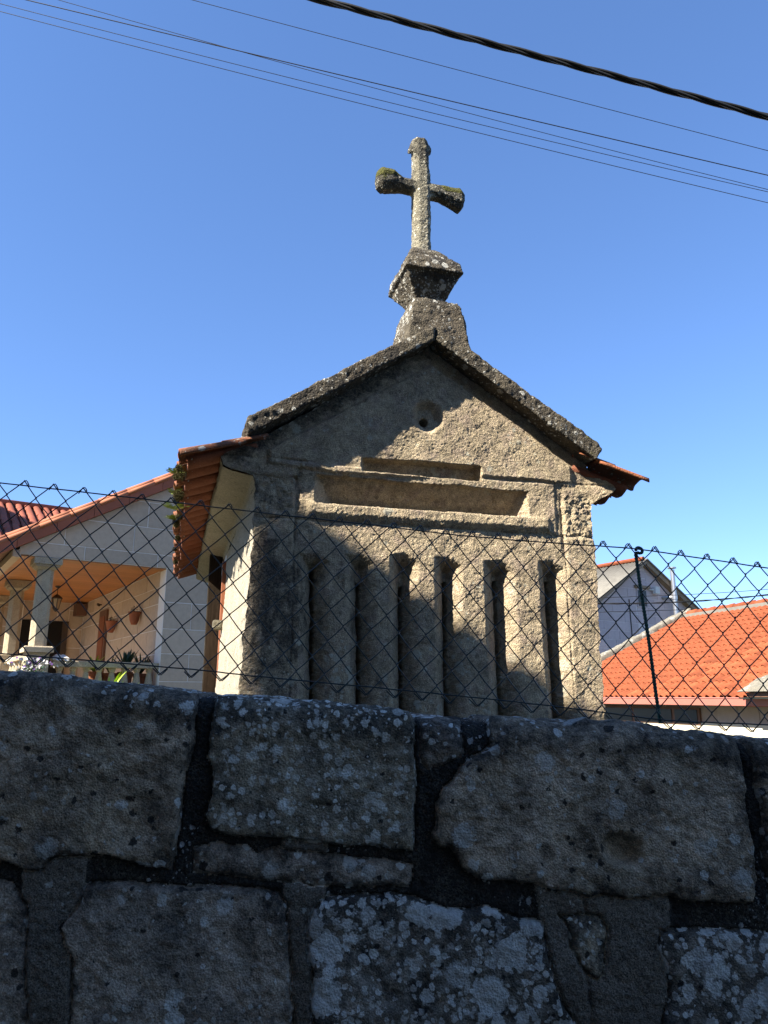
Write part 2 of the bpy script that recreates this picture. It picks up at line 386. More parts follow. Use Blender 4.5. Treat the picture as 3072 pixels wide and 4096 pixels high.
# ------------------------------------------------------------------ ground
def ground_h(x, y):
    t = np.clip((y - 2.0) / 0.6, 0, 1)
    return -.0875 * np.clip(x, -12, 16) + t * .15 - .02 * np.clip(y - 6, 0, 60) * 0
gx = np.concatenate([np.linspace(-900, -40, 8), np.linspace(-36, 40, 60), np.linspace(60, 900, 8)])
gy = np.concatenate([np.linspace(-900, -14, 6), np.linspace(-10, 50, 70), np.linspace(70, 900, 8)])
X, Y = np.meshgrid(gx, gy)
Z = ground_h(X, Y) - 0.02
Vv = np.stack([X, Y, Z], -1).reshape(-1, 3)
ii = (np.arange(len(gy) - 1)[:, None] * len(gx) + np.arange(len(gx) - 1)[None]).ravel()
Q = np.stack([ii, ii + 1, ii + 1 + len(gx), ii + len(gx)], 1)
tag(link('ground', fast_mesh('ground', Vv, Q), M['grass']), kind='structure')
X, Y = np.meshgrid(np.linspace(-30, 30, 40), np.linspace(-2.6, 1.75, 6))
Vv = np.stack([X, Y, -.0875 * np.clip(X, -12, 16) + .004], -1).reshape(-1, 3)
ii = (np.arange(5)[:, None] * 40 + np.arange(39)[None]).ravel()
tag(link('lane', fast_mesh('lane', Vv, np.stack([ii, ii + 1, ii + 41, ii + 40], 1)), M['asphalt']), kind='structure')

# ------------------------------------------------------------------ the dry stone wall in the foreground
WF = Frame(1536, 1.8, 86)
def vp(x, y): return x * 1.8518, y * 1.8518
_top = [WF.front(*vp(x, y)) for x, y in ((0, 1436), (60, 1441), (250, 1462), (400, 1480), (560, 1492), (760, 1512), (860, 1525), (920, 1531), (1060, 1540), (1170, 1545), (1330, 1552), (1480, 1566), (1600, 1577), (1659, 1582))]
_tu = np.array([-6.0] + [a for a, _ in _top] + [6.0]); _tz = np.array([_top[0][1] + .0875 * (6 + _top[0][0])] + [b for _, b in _top] + [_top[-1][1] - .0875 * (6 - _top[-1][0])])
def wall_top(u): return np.interp(u, _tu, _tz)
WS = {   # outlines on the wall face, measured on the photograph in half-size pixels
 'a': ('wall_a', .030, [(-260, 1420), (60, 1440), (250, 1460), (400, 1480), (411, 1492), (417, 1508), (417, 1576), (411, 1633), (398, 1664), (383, 1769), (378, 1831), (365, 1878), (323, 1875), (292, 1857), (250, 1852), (193, 1852), (167, 1844), (112, 1852), (94, 1875), (31, 1873), (0, 1862), (-260, 1850)]),
 'b': ('wall_b', .034, [(468, 1488), (457, 1581), (455, 1628), (463, 1649), (458, 1696), (450, 1758), (456, 1795), (504, 1805), (603, 1808), (733, 1821), (864, 1831), (893, 1835), (897, 1762), (894, 1670), (892, 1609), (895, 1573), (880, 1540), (865, 1520), (700, 1508), (560, 1496)]),
 'c': ('wall_c', .014, [(422, 1834), (473, 1828), (530, 1831), (556, 1850), (603, 1833), (733, 1850), (864, 1866), (888, 1872), (882, 1918), (864, 1917), (719, 1909), (577, 1899), (473, 1888), (418, 1883)]),
 'd': ('wall_c', .006, [(908, 1522), (1035, 1530), (1022, 1556), (999, 1604), (928, 1644), (912, 1624)]),
 'e': ('wall_a', .034, [(989, 1644), (974, 1675), (958, 1691), (948, 1731), (946, 1783), (935, 1808), (953, 1824), (969, 1824), (989, 1849), (1004, 1875), (1040, 1895), (1097, 1903), (1158, 1905), (1189, 1916), (1235, 1918), (1270, 1934), (1342, 1939), (1393, 1939), (1444, 1928), (1470, 1944), (1624, 1949), (1631, 1895), (1624, 1813), (1608, 1737), (1606, 1572), (1598, 1570), (1475, 1560), (1322, 1548), (1168, 1540), (1096, 1540), (1060, 1590), (1015, 1619)]),
 'f': ('wall_a', .026, [(1626, 1575), (2000, 1610), (2000, 1985), (1665, 1965), (1655, 1850), (1645, 1750), (1630, 1660)]),
 'g': ('wall_c', .012, [(-260, 1890), (20, 1905), (60, 1960), (52, 2040), (60, 2140), (48, 2330), (-260, 2330)]),
 'h': ('wall_c', .028, [(181, 1917), (228, 1909), (264, 1906), (368, 1919), (436, 1917), (525, 1917), (603, 1930), (624, 1956), (618, 2003), (626, 2081), (629, 2212), (625, 2360), (150, 2360), (151, 2212), (160, 2107), (155, 2060), (142, 2024), (134, 1998), (155, 1977), (171, 1951)]),
 'i': ('wall_d', .030, [(691, 1940), (676, 1961), (665, 1998), (668, 2055), (676, 2112), (681, 2212), (690, 2360), (1300, 2370), (1270, 2260), (1235, 2202), (1214, 2172), (1199, 2120), (1186, 2064), (1176, 2033), (1170, 1998), (1102, 1985), (1050, 1960), (964, 1965), (892, 1941), (770, 1930)]),
 'j': ('wall_b', .020, [(1209, 1977), (1245, 1975), (1291, 1980), (1309, 2008), (1306, 2069), (1301, 2105), (1286, 2115), (1255, 2085), (1235, 2049), (1230, 2008)]),
 'k': ('wall_d', .030, [(1429, 2013), (1465, 2008), (1526, 2015), (1588, 2010), (2000, 2050), (2000, 2400), (1420, 2380), (1434, 2212), (1444, 2146), (1439, 2110), (1424, 2049)]),
}
polys = []
for key, (mt, hgt, pts) in WS.items():
    q = []
    for x, y in pts:
        u, z = WF.front(*vp(x, y)); d = z - float(wall_top(u))
        q.append((u, d if d < -.028 else .55))
    polys.append((mt, hgt, q))
def brick_rows(u0, u1, rows, seed):
    rr = random.Random(seed)
    for (z0, z1) in rows:
        u = u0 + rr.uniform(0, .25)
        while u < u1:
            wd = rr.uniform(.42, .78); j = lambda: rr.uniform(-.015, .015)
            q = [(u + j(), z0 + j()), (u + wd / 2, z0 + j()), (u + wd - .035 + j(), z0 + j()), (u + wd - .035 + j(), z1 + j()), (u + wd / 2, z1 + j()), (u + j(), z1 + j())]
            polys.append((rr.choice(['wall_a', 'wall_b', 'wall_c', 'wall_d']), rr.uniform(.015, .032), q)); u += wd
brick_rows(-1.55, 1.6, [(-1.12, -.80), (-1.48, -1.16), (-1.8, -1.52)], 3)
def sdf_poly(P, poly):
    p = np.array(poly); n = len(p); d = np.full(len(P), 1e9); inside = np.zeros(len(P), bool)
    for i in range(n):
        a, b_ = p[i], p[(i + 1) % n]; e = b_ - a; w_ = P - a
        t = np.clip((w_ @ e) / max(e @ e, 1e-12), 0, 1); q = w_ - t[:, None] * e
        d = np.minimum(d, (q * q).sum(1))
        c = ((a[1] > P[:, 1]) != (b_[1] > P[:, 1])) & (P[:, 0] < (b_[0] - a[0]) * (P[:, 1] - a[1]) / (b_[1] - a[1] + 1e-12) + a[0])
        inside ^= c
    d = np.sqrt(d); return np.where(inside, d, -d)
garden_wall = empty('stone_wall', label='low dark rubble stone wall blotched with pale lichen in the shaded foreground', cat='stone wall')
WF.place(garden_wall)
# surface of the wall as a sheet that climbs the face, rolls over the rounded edge and runs back along the top
us = np.linspace(-1.5, 1.55, 900)
q_face = np.concatenate([np.linspace(-1.95, -.86, 60, endpoint=False), np.linspace(-.86, .05, 290, endpoint=False), np.linspace(.05, .50, 110)])
UU, QQ = np.meshgrid(us, q_face); P2 = np.stack([UU.ravel(), QQ.ravel()], 1)
P3 = np.stack([P2[:, 0], np.zeros(len(P2)), P2[:, 1]], 1)
wx = fbm(P3, 14, 5, .62, 1.0) * .010; wz = fbm(P3, 14, 5, .62, 5.0) * .010
Pw = P2 + np.stack([wx, wz], 1)
best = np.full(len(P2), -1e9); bid = np.full(len(P2), -1)
for k, (mt, hg, q) in enumerate(polys):
    qa = np.array(q); lo = qa.min(0) - .12; hi = qa.max(0) + .12
    m = np.where((Pw[:, 0] > lo[0]) & (Pw[:, 0] < hi[0]) & (Pw[:, 1] > lo[1]) & (Pw[:, 1] < hi[1]))[0]
    if len(m) == 0: continue
    s_ = sdf_poly(Pw[m], q); b_ = s_ > best[m]
    best[m[b_]] = s_[b_]; bid[m[b_]] = k
hgts = np.array([p_[1] * .55 for p_ in polys] + [0.0])
fine_n = .6 * fbm(P3, 26, 2, .6, 2.0) + .7 * fbm(P3, 85, 2, .6, 2.5); med_n = fbm(P3, 6, 4, .5, 8.0); chip = fbm(P3, 14, 3, .5, 12.0)
prof = sstep(-.004, .005, best)
h = -.003 + .008 * med_n + .006 * fine_n
# raised cement smears between the lower stones
smear = sstep(0.25, .6, sstep(.12, .30, P2[:, 0] - .0) * 0 + 1) * ((P2[:, 1] < -.27) & (best < 0))
smear = smear * (np.abs(P2[:, 0] + .52 - 0.02) < .0) 
for (uc, wd_) in ((WF.front(*vp(650, 2050))[0], .045), (WF.front(*vp(1365, 2100))[0], .085), (WF.front(*vp(100, 2060))[0], .06), (WF.front(*vp(1215, 2110))[0], .05)):
    smear = np.maximum(smear, sstep(wd_ * 1.3, wd_, np.abs(P2[:, 0] - uc + .02 * med_n)) * sstep(-.21, -.26, P2[:, 1]))
smear = smear * (best < -.002) * sstep(-.29, -.33, P2[:, 1] + .02 * chip)
h = h + smear * .010
hole_u, hole_z = WF.front(*vp(1345, 1830)); hole_q = hole_z - float(wall_top(hole_u))
hd = np.hypot((P2[:, 0] - hole_u) / .05, (P2[:, 1] - hole_q) / .045) + .5 * chip
h_st = hgts[bid] + .010 * med_n + .010 * (np.abs(chip) - .3) * 1.3 + .0040 * fine_n - .028 * sstep(1.1, .5, hd)
h_st -= .006 * np.exp(-np.clip(best, 0, 1) / .008)
crev = np.exp(-((best + .003) / .004) ** 2) * .007
h = h * (1 - prof) + h_st * prof - crev
topn = wall_top(P2[:, 0]) - .026 * sstep(-.30, -.02, P2[:, 1])
# base path: face, arc of radius rr, top
rr_ = .045
a_ = np.clip((P2[:, 1] + rr_) / rr_, 0, math.pi / 2)
face_z = np.minimum(P2[:, 1], -rr_) + rr_ * np.sin(a_); by = rr_ * (1 - np.cos(a_)) + np.clip(P2[:, 1] + rr_ - rr_ * math.pi / 2, 0, None)
ny, nz = -np.cos(a_), np.sin(a_)
edge_noise = .012 * fbm(np.stack([P2[:, 0], by * 2, P2[:, 0] * 0], 1), 5, 4, .6, 20) * sstep(-.15, 0, P2[:, 1])
topflat = sstep(0, .06, P2[:, 1])
h = h * (1 - .55 * topflat)
WPos = np.stack([P2[:, 0], by + ny * h, topn + face_z + nz * h + edge_noise], 1)
quad0 = (np.arange(len(q_face) - 1)[:, None] * len(us) + np.arange(len(us) - 1)[None]).ravel()
WQ = np.stack([quad0, quad0 + 1, quad0 + 1 + len(us), quad0 + len(us)], 1)
qb = best[WQ].max(1) > -.002; qid = np.where(qb, bid[WQ[:, 0]], -1)
lich = np.clip(.25 * sstep(-.05, .1, P2[:, 1]), 0, 1)
crk = .35 * np.exp(-np.clip(best, 0, 1) / .03) + .35 * sstep(-.10, -.02, P2[:, 1]) * (best > 0) - .35 * smear
def sub_mesh(name, sel, V, Qs, attrs, mat, parent, **k):
    q = Qs[sel]
    if len(q) == 0: return None
    idx, inv = np.unique(q.ravel(), return_inverse=True)
    me = fast_mesh(name, V[idx], inv.reshape(q.shape))
    for an, av in attrs.items(): set_attr(me, an, av[idx])
    return tag(link(name, me, mat, parent), **k)
wattr = {'crust': crk, 'lichen': lich}
for k in range(len(polys)):
    sub_mesh('stone', qid == k, WPos, WQ, wattr, M[polys[k][0]], garden_wall)
sm_q = smear[WQ].mean(1) > .5
sub_mesh('mortar', (qid == -1) & ~sm_q, WPos, WQ, wattr, M['mortar'], garden_wall)
sub_mesh('cement_patch', (qid == -1) & sm_q, WPos, WQ, wattr, M['mortar_grey'], garden_wall)
for s in (-1, 1):     # the wall goes on out of the frame
    u0, u1 = (-6, -1.5) if s < 0 else (1.55, 6)
    n = 7
    for k in range(n):
        a, b_ = u0 + (u1 - u0) * k / n, u0 + (u1 - u0) * (k + 1) / n
        zt = float(wall_top((a + b_) / 2))
        for r_ in range(4):
            V, F = box_vf(a + .012, b_ - .012, -.01, .5, zt - .46 * (r_ + 1) + .015, zt - .46 * r_)
            V = [(x, y, z - .0875 * (x - (a + b_) / 2)) for x, y, z in V]
            link('stone', mesh('stone', V, F), M['wall_c'], garden_wall)
V, F = box_vf(-1.5, 1.55, .06, .5, -2.0, -.16); link('wall_core', mesh('wall_core', V, F), M['mortar'], garden_wall)

# ------------------------------------------------------------------ chain link fence on the wall
FW = Frame(1536, 1.9, 88)
fence = empty('chain_link_fence', label='green black chain link fence stretched along the top of the stone wall', cat='fence')
FW.place(fence)
peaks = [99, 217, 335, 453, 567, 686, 801, 916, 1030, 1142, 1251, 1359, 1468, 1575, 1679, 1785, 1890, 1995, 2099, 2200, 2306, 2412, 2515, 2620, 2723, 2828, 2932, 3029]
tw = [(0, 1932), (400, 1976), (800, 2022), (1100, 2057), (1500, 2101), (1800, 2138), (2150, 2168), (2400, 2184), (2547, 2195), (2800, 2232), (3072, 2272)]
bw = [(0, 2614), (400, 2646), (800, 2680), (1000, 2703), (1500, 2750), (2000, 2800), (2300, 2835), (2640, 2879), (2765, 2887), (3072, 2899)]
TW = [FW.front(*p_) for p_ in tw]; BW = [FW.front(*p_) for p_ in bw]
def lin(u, T):
    a = np.array(T)
    if u < a[0, 0]: return a[0, 1] + (a[1, 1] - a[0, 1]) / (a[1, 0] - a[0, 0]) * (u - a[0, 0])
    if u > a[-1, 0]: return a[-1, 1] + (a[-1, 1] - a[-2, 1]) / (a[-1, 0] - a[-2, 0]) * (u - a[-1, 0])
    return float(np.interp(u, a[:, 0], a[:, 1]))
def line_wire(T, y, amp, seed):
    rr = random.Random(seed); pts = []
    for k in range(161):
        u = -2.4 + 4.8 * k / 160
        pts.append((u, y + .001 * math.sin(u * 40), lin(u, T) + rr.uniform(-amp, amp)))
    V, F = tube_vf(pts, .0017, 6); return link('line_wire', mesh('line_wire', V, F), M['vinyl'], fence, smooth=True)
line_wire(TW, 0.0, .0004, 1); line_wire(BW, 0.0, .0006, 2)
PU = [FW.front(x, 2000 + 0.105 * x - 70 * (x < 0))[0] for x in peaks]
PU = [FW.front(x, np.interp(x, [p_[0] for p_ in tw], [p_[1] for p_ in tw]) - 22)[0] for x in peaks]
pw0 = PU[1] - PU[0]; pw1 = PU[-1] - PU[-2]
PU = [PU[0] - pw0 * k for k in range(9, 0, -1)] + PU + [PU[-1] + pw1 * k for k in range(1, 10)]
ROWS = 11
def zpk(u): return lin(u, TW) + .013
def ztip(u): return lin(u, BW) - .0155
def node(c, r_):
    """c in half columns along the peaks, r_ row from 0 (top) to ROWS (bottom)"""
    k = min(max(c / 2, 0), len(PU) - 1.001); i = int(k); u = PU[i] + (PU[i + 1] - PU[i]) * (k - i)
    zt, zb = zpk(u), ztip(u)
    hh = (zt - zb)
    u2 = u - hh * r_ / ROWS * .078
    jr = random.Random(c * 31 + r_)
    return u2 + jr.uniform(-.0009, .0009), zt - hh * r_ / ROWS + jr.uniform(-.001, .001)
RW = .00155; AW = .0026
for c in range(1, 2 * len(PU) - 2):
    # wire between half columns c and c+1; the row parity that has a node on column c is c%2
    pts = []
    rows = list(range(0, ROWS + 1))
    prev = None
    for r_ in rows:
        onleft = (r_ % 2) == (c % 2)
        cc = c if onleft else c + 1
        u, z = node(cc, r_)
        ex = -.0019 if onleft else .0019
        if prev is not None:
            pu, pz, ps = prev
            y = -AW if onleft else AW
            for t in (.10, .5, .90):
                bow = .0012 * (1 if onleft else -1) * math.sin(math.pi * t)
                pts.append((pu + (u - pu) * t, y * (1 if t == .5 else .9), pz + (z - pz) * t - abs(bow)))
        pts.append((u + ex, 0, z)); prev = (u + ex, z, onleft)
    # knuckled ends fold back over the neighbour
    jr = random.Random(c)
    up = pts[0]; s0 = -1 if (0 % 2) == (c % 2) else 1
    L = jr.uniform(.006, .012)
    pts = [(up[0] + s0 * L * .95, .003, up[2] - L * 1.35), (up[0] + s0 * .0035, .004, up[2] - .0025), (up[0] + s0 * .0005, .002, up[2] + .0012)] + pts[1:]
    dn = pts[-1]; s1 = -1 if (ROWS % 2) == (c % 2) else 1
    L = jr.uniform(.014, .026)
    pts = pts[:-1] + [(dn[0] + s1 * .001, .002, dn[2] - .0015), (dn[0] + s1 * .006, .005, dn[2] + .004), (dn[0] + s1 * L, .004, dn[2] + L * .85)]
    V, F = tube_vf(pts, RW, 5); link('mesh_wire', mesh('mesh_wire', V, F), M['vinyl'], fence, smooth=True)
# ribbed steel bar with an eye at its head
pt = FW.front(2547, 2205); pb = FW.front(2648, 2895)
n = 150; pts = []; rad = []
for k in range(n + 1):
    t = k / n; pts.append((pt[0] + (pb[0] - pt[0]) * t, .009 + .002 * math.sin(t * 9), pt[1] + (pb[1] - pt[1]) * t)); rad.append(.0044 + (.0013 if k % 3 == 0 else 0))
V1 = tube_vf(pts, rad, 8)
eye = [(pt[0] + .010 + .0085 * math.cos(a), .009 + .004 * math.sin(a), pt[1] + .004 + .0085 * math.sin(a)) for a in np.linspace(math.pi, -math.pi * .8, 14)]
V2 = tube_vf(eye, .0042, 7)
V, F = join_vf([V1, V2]); post = link('post', mesh('post', V, F), M['rebar'], fence, smooth=True)
for (u_, z_) in ((pt[0] - 1.75, .155), (pt[0] + 1.6, -.153)):
    o = link('post', post.data, None, fence); o.location = (u_ - pt[0], 0, z_)

# ------------------------------------------------------------------ the granary
G = Frame(1765, 4.3, 74.3)
gran = empty('stone_granary', label='weathered granite granary with slotted gable, stone roof and cross, behind the fence', cat='granary')
G.place(gran)
LZ = [-1.7, -.6, .06, .75, 1.04, 1.17, 1.208, 1.232, 1.252, 1.30, 1.33, 1.37, 1.43]
LX = [-1.17, -1.15, -1.130, -1.095, -1.092, -1.092, -1.105, -1.235, -1.288, -1.292, -1.26, -1.18, -1.08]
RZ = [-1.7, -.6, -.11, .5, .893, 1.023, 1.10, 1.19, 1.215, 1.27, 1.30, 1.335, 1.352, 1.391, 1.44, 1.512]
RX = [1.06, 1.05, 1.030, 1.035, 1.046, 1.034, 1.03, 1.040, 1.075, 1.185, 1.215, 1.210, 1.155, 1.068, 1.033, .985]
APZ = 2.19
LZ2 = LZ + [APZ]; LX2 = LX + [-.012]; RZ2 = RZ + [APZ]; RX2 = RX + [-.004]
zs = np.concatenate([np.linspace(-.62, 2.185, 560)])
vs_ = np.linspace(0, 1, 440)
ZZ, VV = np.meshgrid(zs, vs_, indexing='ij')
lz = np.stack([zs * 0, zs * 0 + 3, zs], 1); jl = fbm(lz, 9, 5, .65, 3) * .018; jr_ = fbm(lz, 9, 5, .65, 9) * .018
xl = np.interp(zs, LZ2, LX2) + jl; xr = np.interp(zs, RZ2, RX2) + jr_
XX = xl[:, None] + (xr - xl)[:, None] * VV
x = XX.ravel(); z = ZZ.ravel(); P3 = np.stack([x, x * 0, z], 1)
n_big = fbm(P3, 2.5, 3, .5, 31); n_mid = fbm(P3, 10, 4, .55, 33); n_fin = fbm(P3, 55, 3, .65, 35)
wxn = x + .006 * n_mid + .003 * n_fin; wzn = z + .006 * fbm(P3, 9, 3, .6, 37) + .004 * n_fin
n_g = perlin(P3, 95, 39)
out = .010 * n_big + .006 * n_mid + .0034 * n_fin + .0020 * n_g           # outward height
# gable stone, framed by a mortared band under the rakes
rl = np.interp(wxn, [-1.16, -.03], [1.42, 2.156]); rr2 = np.interp(wxn, [-.03, 1.01], [2.156, 1.50])
rak = np.where(wxn < -.03, rl, rr2)
gs = np.minimum(rak - .135 - wzn, wzn - (1.29 + .03 * np.sin(wxn * 3)))
gs = np.minimum(gs, .97 - np.abs(wxn + .06)); out += .016 * sstep(-.008, .014, gs)
# niche with its hole
hx, hz = -.060, 1.676
rad_ = np.hypot(x - hx, (z - hz) * .95) + .010 * n_mid
out -= .048 * sstep(.112, .050, rad_) ; out -= .10 * sstep(.030, .018, np.hypot(x - hx + .012, z - hz + .03))
# upper slot
top1 = 1.372 + .012 * (x + .47); d1 = np.minimum(np.minimum((top1 - wzn) / .006, (wzn - 1.284) / .022), np.minimum((wxn + .478) / .028, (.287 - wxn) / .012))
out -= .070 * np.clip(d1, 0, 1) + .10 * sstep(.0, .004, wzn - 1.287) * sstep(.010, .006, wzn - 1.287) * (d1 > .2)
# lintel stone proud, with the long splayed recess
ls = np.minimum(np.minimum(wxn + .835, .785 - wxn), np.minimum(1.305 - wzn, wzn - .985)); out += .009 * sstep(-.006, .010, ls)
lg = np.minimum(np.minimum(wxn + .79, .735 - wxn), np.minimum(1.082 - wzn, wzn - 1.00)); out += .016 * sstep(-.012, .022, lg)
zt2 = 1.243 + .004 * np.sin(x * 9); 
d2 = np.minimum(np.minimum(.25 + .75 * (zt2 - wzn) / .155, (wzn - 1.074) / .014), np.minimum((wxn + .755) / .135, (.602 - wxn) / .135))
d2 = np.where(zt2 - wzn < 0, 0, d2); out -= .145 * np.clip(d2, 0, 1) + .14 * sstep(1.078, 1.082, wzn) * sstep(1.094, 1.090, wzn) * (d2 > .75)
# corner stones: lower roughened blocks
cl = sstep(-.845, -.875, wxn) + sstep(.815, .85, wxn); cl = cl * sstep(1.32, 1.26, z)
pit = fbm(P3, 22, 3, .6, 44); out += cl * (.010 + .012 * pit * sstep(.90, 1.0, z) * sstep(1.3, 1.2, z) * (1) )
er = sstep(.92, 1.02, z) * sstep(1.30, 1.2, z) * sstep(.80, .88, x); out += er * .009 * fbm(P3, 34, 2, .6, 46)
out -= .020 * sstep(.02, .0, np.abs(wxn + .86)) * sstep(.8, .95, z) * sstep(1.3, 1.2, z) * .6
out -= .020 * sstep(.02, .0, np.abs(wxn - .83)) * sstep(.8, .95, z) * sstep(1.3, 1.2, z) * .6
out += .02 * sstep(1.10, 1.20, z) * (sstep(-1.08, -1.16, x) + sstep(1.0, 1.1, x)) * sstep(1.42, 1.36, z)
# slots between the slats: splayed mouths narrowing to a slit
SL = [(-.743, .69, -.728), (-.476, .63, -.463), (-.215, .62, -.213), (.060, .66, .059), (.388, .68, .396), (.738, .69, .748)]
HW = [.098, .100, .098, .098, .115, .100]
TOPS = [.792, .800, .818, .812, .805, .822]
slat_id = np.zeros(len(x), int); dslot = np.zeros(len(x))
for k, (xa, zt_, xb) in enumerate(SL):
    xs = xa + (xb - xa) * (.7 - z) / .7 + .004 * fbm(np.stack([z * 0 + k, z * 0, z], 1), 6, 3, .6, 50)
    dx = wxn - xs; hwk = .93 * HW[k] * (1 + .09 * fbm(np.stack([z * 0 + k * 5, z * 0, z], 1), 3, 2, .5, 52))
    arch = TOPS[k] - wzn - .45 * np.abs(dx) ** 1.0 * (dx > 0) - .12 * np.abs(dx)
    dd = np.minimum((hwk - np.abs(dx)) / (hwk * .86), arch / .085)
    dslot = np.maximum(dslot, np.clip(dd, 0, 1) ** 1.35)
    sl = (np.abs(dx) < .0105 + .003 * n_mid) & (z < zt_)
    out = np.where(sl, out - .30, out); slat_id += (x > xs)
out -= .088 * dslot
jt = np.zeros(len(x))
for line, on in ((np.abs(wxn + .862), (z < .985) & (dslot < .01)), (np.abs(wxn - .838), (z < .985) & (dslot < .01)), (np.abs(wzn - 1.318), (np.abs(wxn) > .80) & (z < 1.4)), (np.abs(wzn - .972), np.abs(wxn + .02) < 1.2)):
    jt = np.maximum(jt, np.exp(-(line / .0065) ** 2) * on)
jt *= np.clip(.75 + 1.2 * fbm(P3, 5, 3, .5, 71), 0, 1)
out -= .010 * jt
GP = np.stack([x, -out, z], 1)
quad0 = (np.arange(len(zs) - 1)[:, None] * len(vs_) + np.arange(len(vs_) - 1)[None]).ravel()
GQ = np.stack([quad0, quad0 + 1, quad0 + 1 + len(vs_), quad0 + len(vs_)], 1)
qx = wxn[GQ].mean(1); qz = wzn[GQ].mean(1); qs = slat_id[GQ[:, 0]]
qr = np.where(qx < -.03, np.interp(qx, [-1.16, -.03], [1.42, 2.156]), np.interp(qx, [-.03, 1.01], [2.156, 1.50]))
pid = np.full(len(GQ), 3)                                   # slotted band above the slats
pid[qz > 1.30] = 0
pid[(qz > 1.30) & (qz > qr - .135)] = 6
pid[(qz <= 1.305) & (qz > .985) & (np.abs(qx + .025) < .81)] = 1
corner_l = (qz < 1.30) & (qx < -.86); corner_r = (qz < 1.30) & (qx > .835)
low = qz < .66
pid[corner_l] = 4; pid[corner_r] = 5
pid[low & (qs >= 1) & (qs <= 5)] = 10 + qs[low & (qs >= 1) & (qs <= 5)]
pid[low & (qs == 0)] = 4; pid[low & (qs == 6)] = 5
# soiling, laid darker where shade falls to deepen it: black streaks at the left corner and under the left rake
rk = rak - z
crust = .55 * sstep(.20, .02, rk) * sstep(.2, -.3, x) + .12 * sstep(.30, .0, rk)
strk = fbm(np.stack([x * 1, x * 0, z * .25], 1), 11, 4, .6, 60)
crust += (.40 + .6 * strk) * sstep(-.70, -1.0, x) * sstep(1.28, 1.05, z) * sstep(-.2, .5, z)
crust += .36 * sstep(.25, -.45, x + .5 * z - .3) * sstep(1.0, .7, z)  # shaded lower left darkened with crust colour to deepen the cast shadow
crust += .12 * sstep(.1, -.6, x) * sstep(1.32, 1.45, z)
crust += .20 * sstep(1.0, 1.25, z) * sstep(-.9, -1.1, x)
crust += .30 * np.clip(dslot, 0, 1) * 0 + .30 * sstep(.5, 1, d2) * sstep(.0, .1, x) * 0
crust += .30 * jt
lic = .10 * sstep(-.3, .4, .3 - z) + .25 * sstep(.07, 0, np.hypot(x + .70, (z - 1.475) * 1.0) - .02) + .10 * (z < .3)
lic += .55 * sstep(.05, .0, np.abs(x + .60)) * sstep(.10, .0, np.abs(z - .17) - .08)
mos = .30 * sstep(.05, .0, np.abs(z - 1.245)) * (np.abs(x) < .7) + .06 * (z < .2)
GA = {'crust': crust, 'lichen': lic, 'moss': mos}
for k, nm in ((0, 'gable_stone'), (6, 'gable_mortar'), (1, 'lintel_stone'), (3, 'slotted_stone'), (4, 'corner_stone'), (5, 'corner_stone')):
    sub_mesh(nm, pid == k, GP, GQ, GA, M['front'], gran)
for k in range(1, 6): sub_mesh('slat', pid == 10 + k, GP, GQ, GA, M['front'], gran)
# sides, cornice soffits and the interior behind the slits
def side_sheet(name, prof, y0, y1, ny, mat, seed, flip, blend=.0):
    pf = [Vector((a, b_)) for a, b_ in prof]; res = []
    for a, b_ in zip(pf[:-1], pf[1:]):
        k = max(1, int((b_ - a).length / .012)); res += [a.lerp(b_, i / k) for i in range(k)]
    res.append(pf[-1]); res = np.array([(a.x, a.y) for a in res])
    tg = np.gradient(res, axis=0); nrm = np.stack([-tg[:, 1], tg[:, 0]], 1); nrm /= np.linalg.norm(nrm, axis=1)[:, None] + 1e-9
    if flip: nrm = -nrm
    yy = y0 + (y1 - y0) * np.linspace(0, 1, ny) ** 1.5
    I, J = np.meshgrid(np.arange(len(res)), np.arange(ny), indexing='ij')
    PX, PZ, PY = res[I.ravel(), 0], res[I.ravel(), 1], yy[J.ravel()]
    P = np.stack([PX, PY, PZ], 1)
    d = .014 * fbm(P, 2.5, 3, .5, seed) + .006 * fbm(P, 14, 4, .6, seed + 1) + .003 * fbm(P, 50, 2, .6, seed + 2)
    d *= sstep(y0 - .001, y0 + .10, PY) ; edge = fbm(np.stack([PZ * 0, PZ * 0 + 3, PZ], 1), 9, 5, .65, 3 if not flip else 9) * .018 * sstep(.4, 0, PY)
    P[:, 0] += nrm[I.ravel(), 0] * d + edge; P[:, 2] += nrm[I.ravel(), 1] * d
    q0 = (np.arange(len(res) - 1)[:, None] * ny + np.arange(ny - 1)[None]).ravel()
    Qs = np.stack([q0, q0 + 1, q0 + 1 + ny, q0 + ny], 1)
    me = fast_mesh(name, P, Qs if flip else Qs[:, ::-1])
    dr = fbm(P, 5, 4, .6, seed + 5)
    set_attr(me, 'crust', .25 * sstep(1.12, 1.25, PZ) + .3 * sstep(.1, .4, dr) * sstep(.3, 0.0, np.abs(PZ - .35)))
    return link(name, me, mat, gran)
def prof_l(z0, z1): 
    zz = [a for a in LZ if z0 < a < z1]; return [(float(np.interp(a, LZ, LX)), a) for a in [z0] + zz + [z1]]
def prof_r(z0, z1):
    zz = [a for a in RZ if z0 < a < z1]; return [(float(np.interp(a, RZ, RX)), a) for a in [z0] + zz + [z1]]
side_sheet('side_wall', prof_l(-.62, 1.17), .0, 2.20, 200, M['side'], 70, False)
side_sheet('side_wall', [(-1.00, -.62), (-.98, 1.17)], 2.20, 4.3, 60, M['side'], 71, False)
side_sheet('cornice', prof_l(1.17, 1.43), .0, 4.3, 240, M['side'], 72, False)
side_sheet('side_wall', prof_r(-.62, 1.19), .0, 4.3, 120, M['side'], 73, True)
side_sheet('cornice', prof_r(1.19, 1.512), .0, 4.3, 160, M['side'], 74, True)
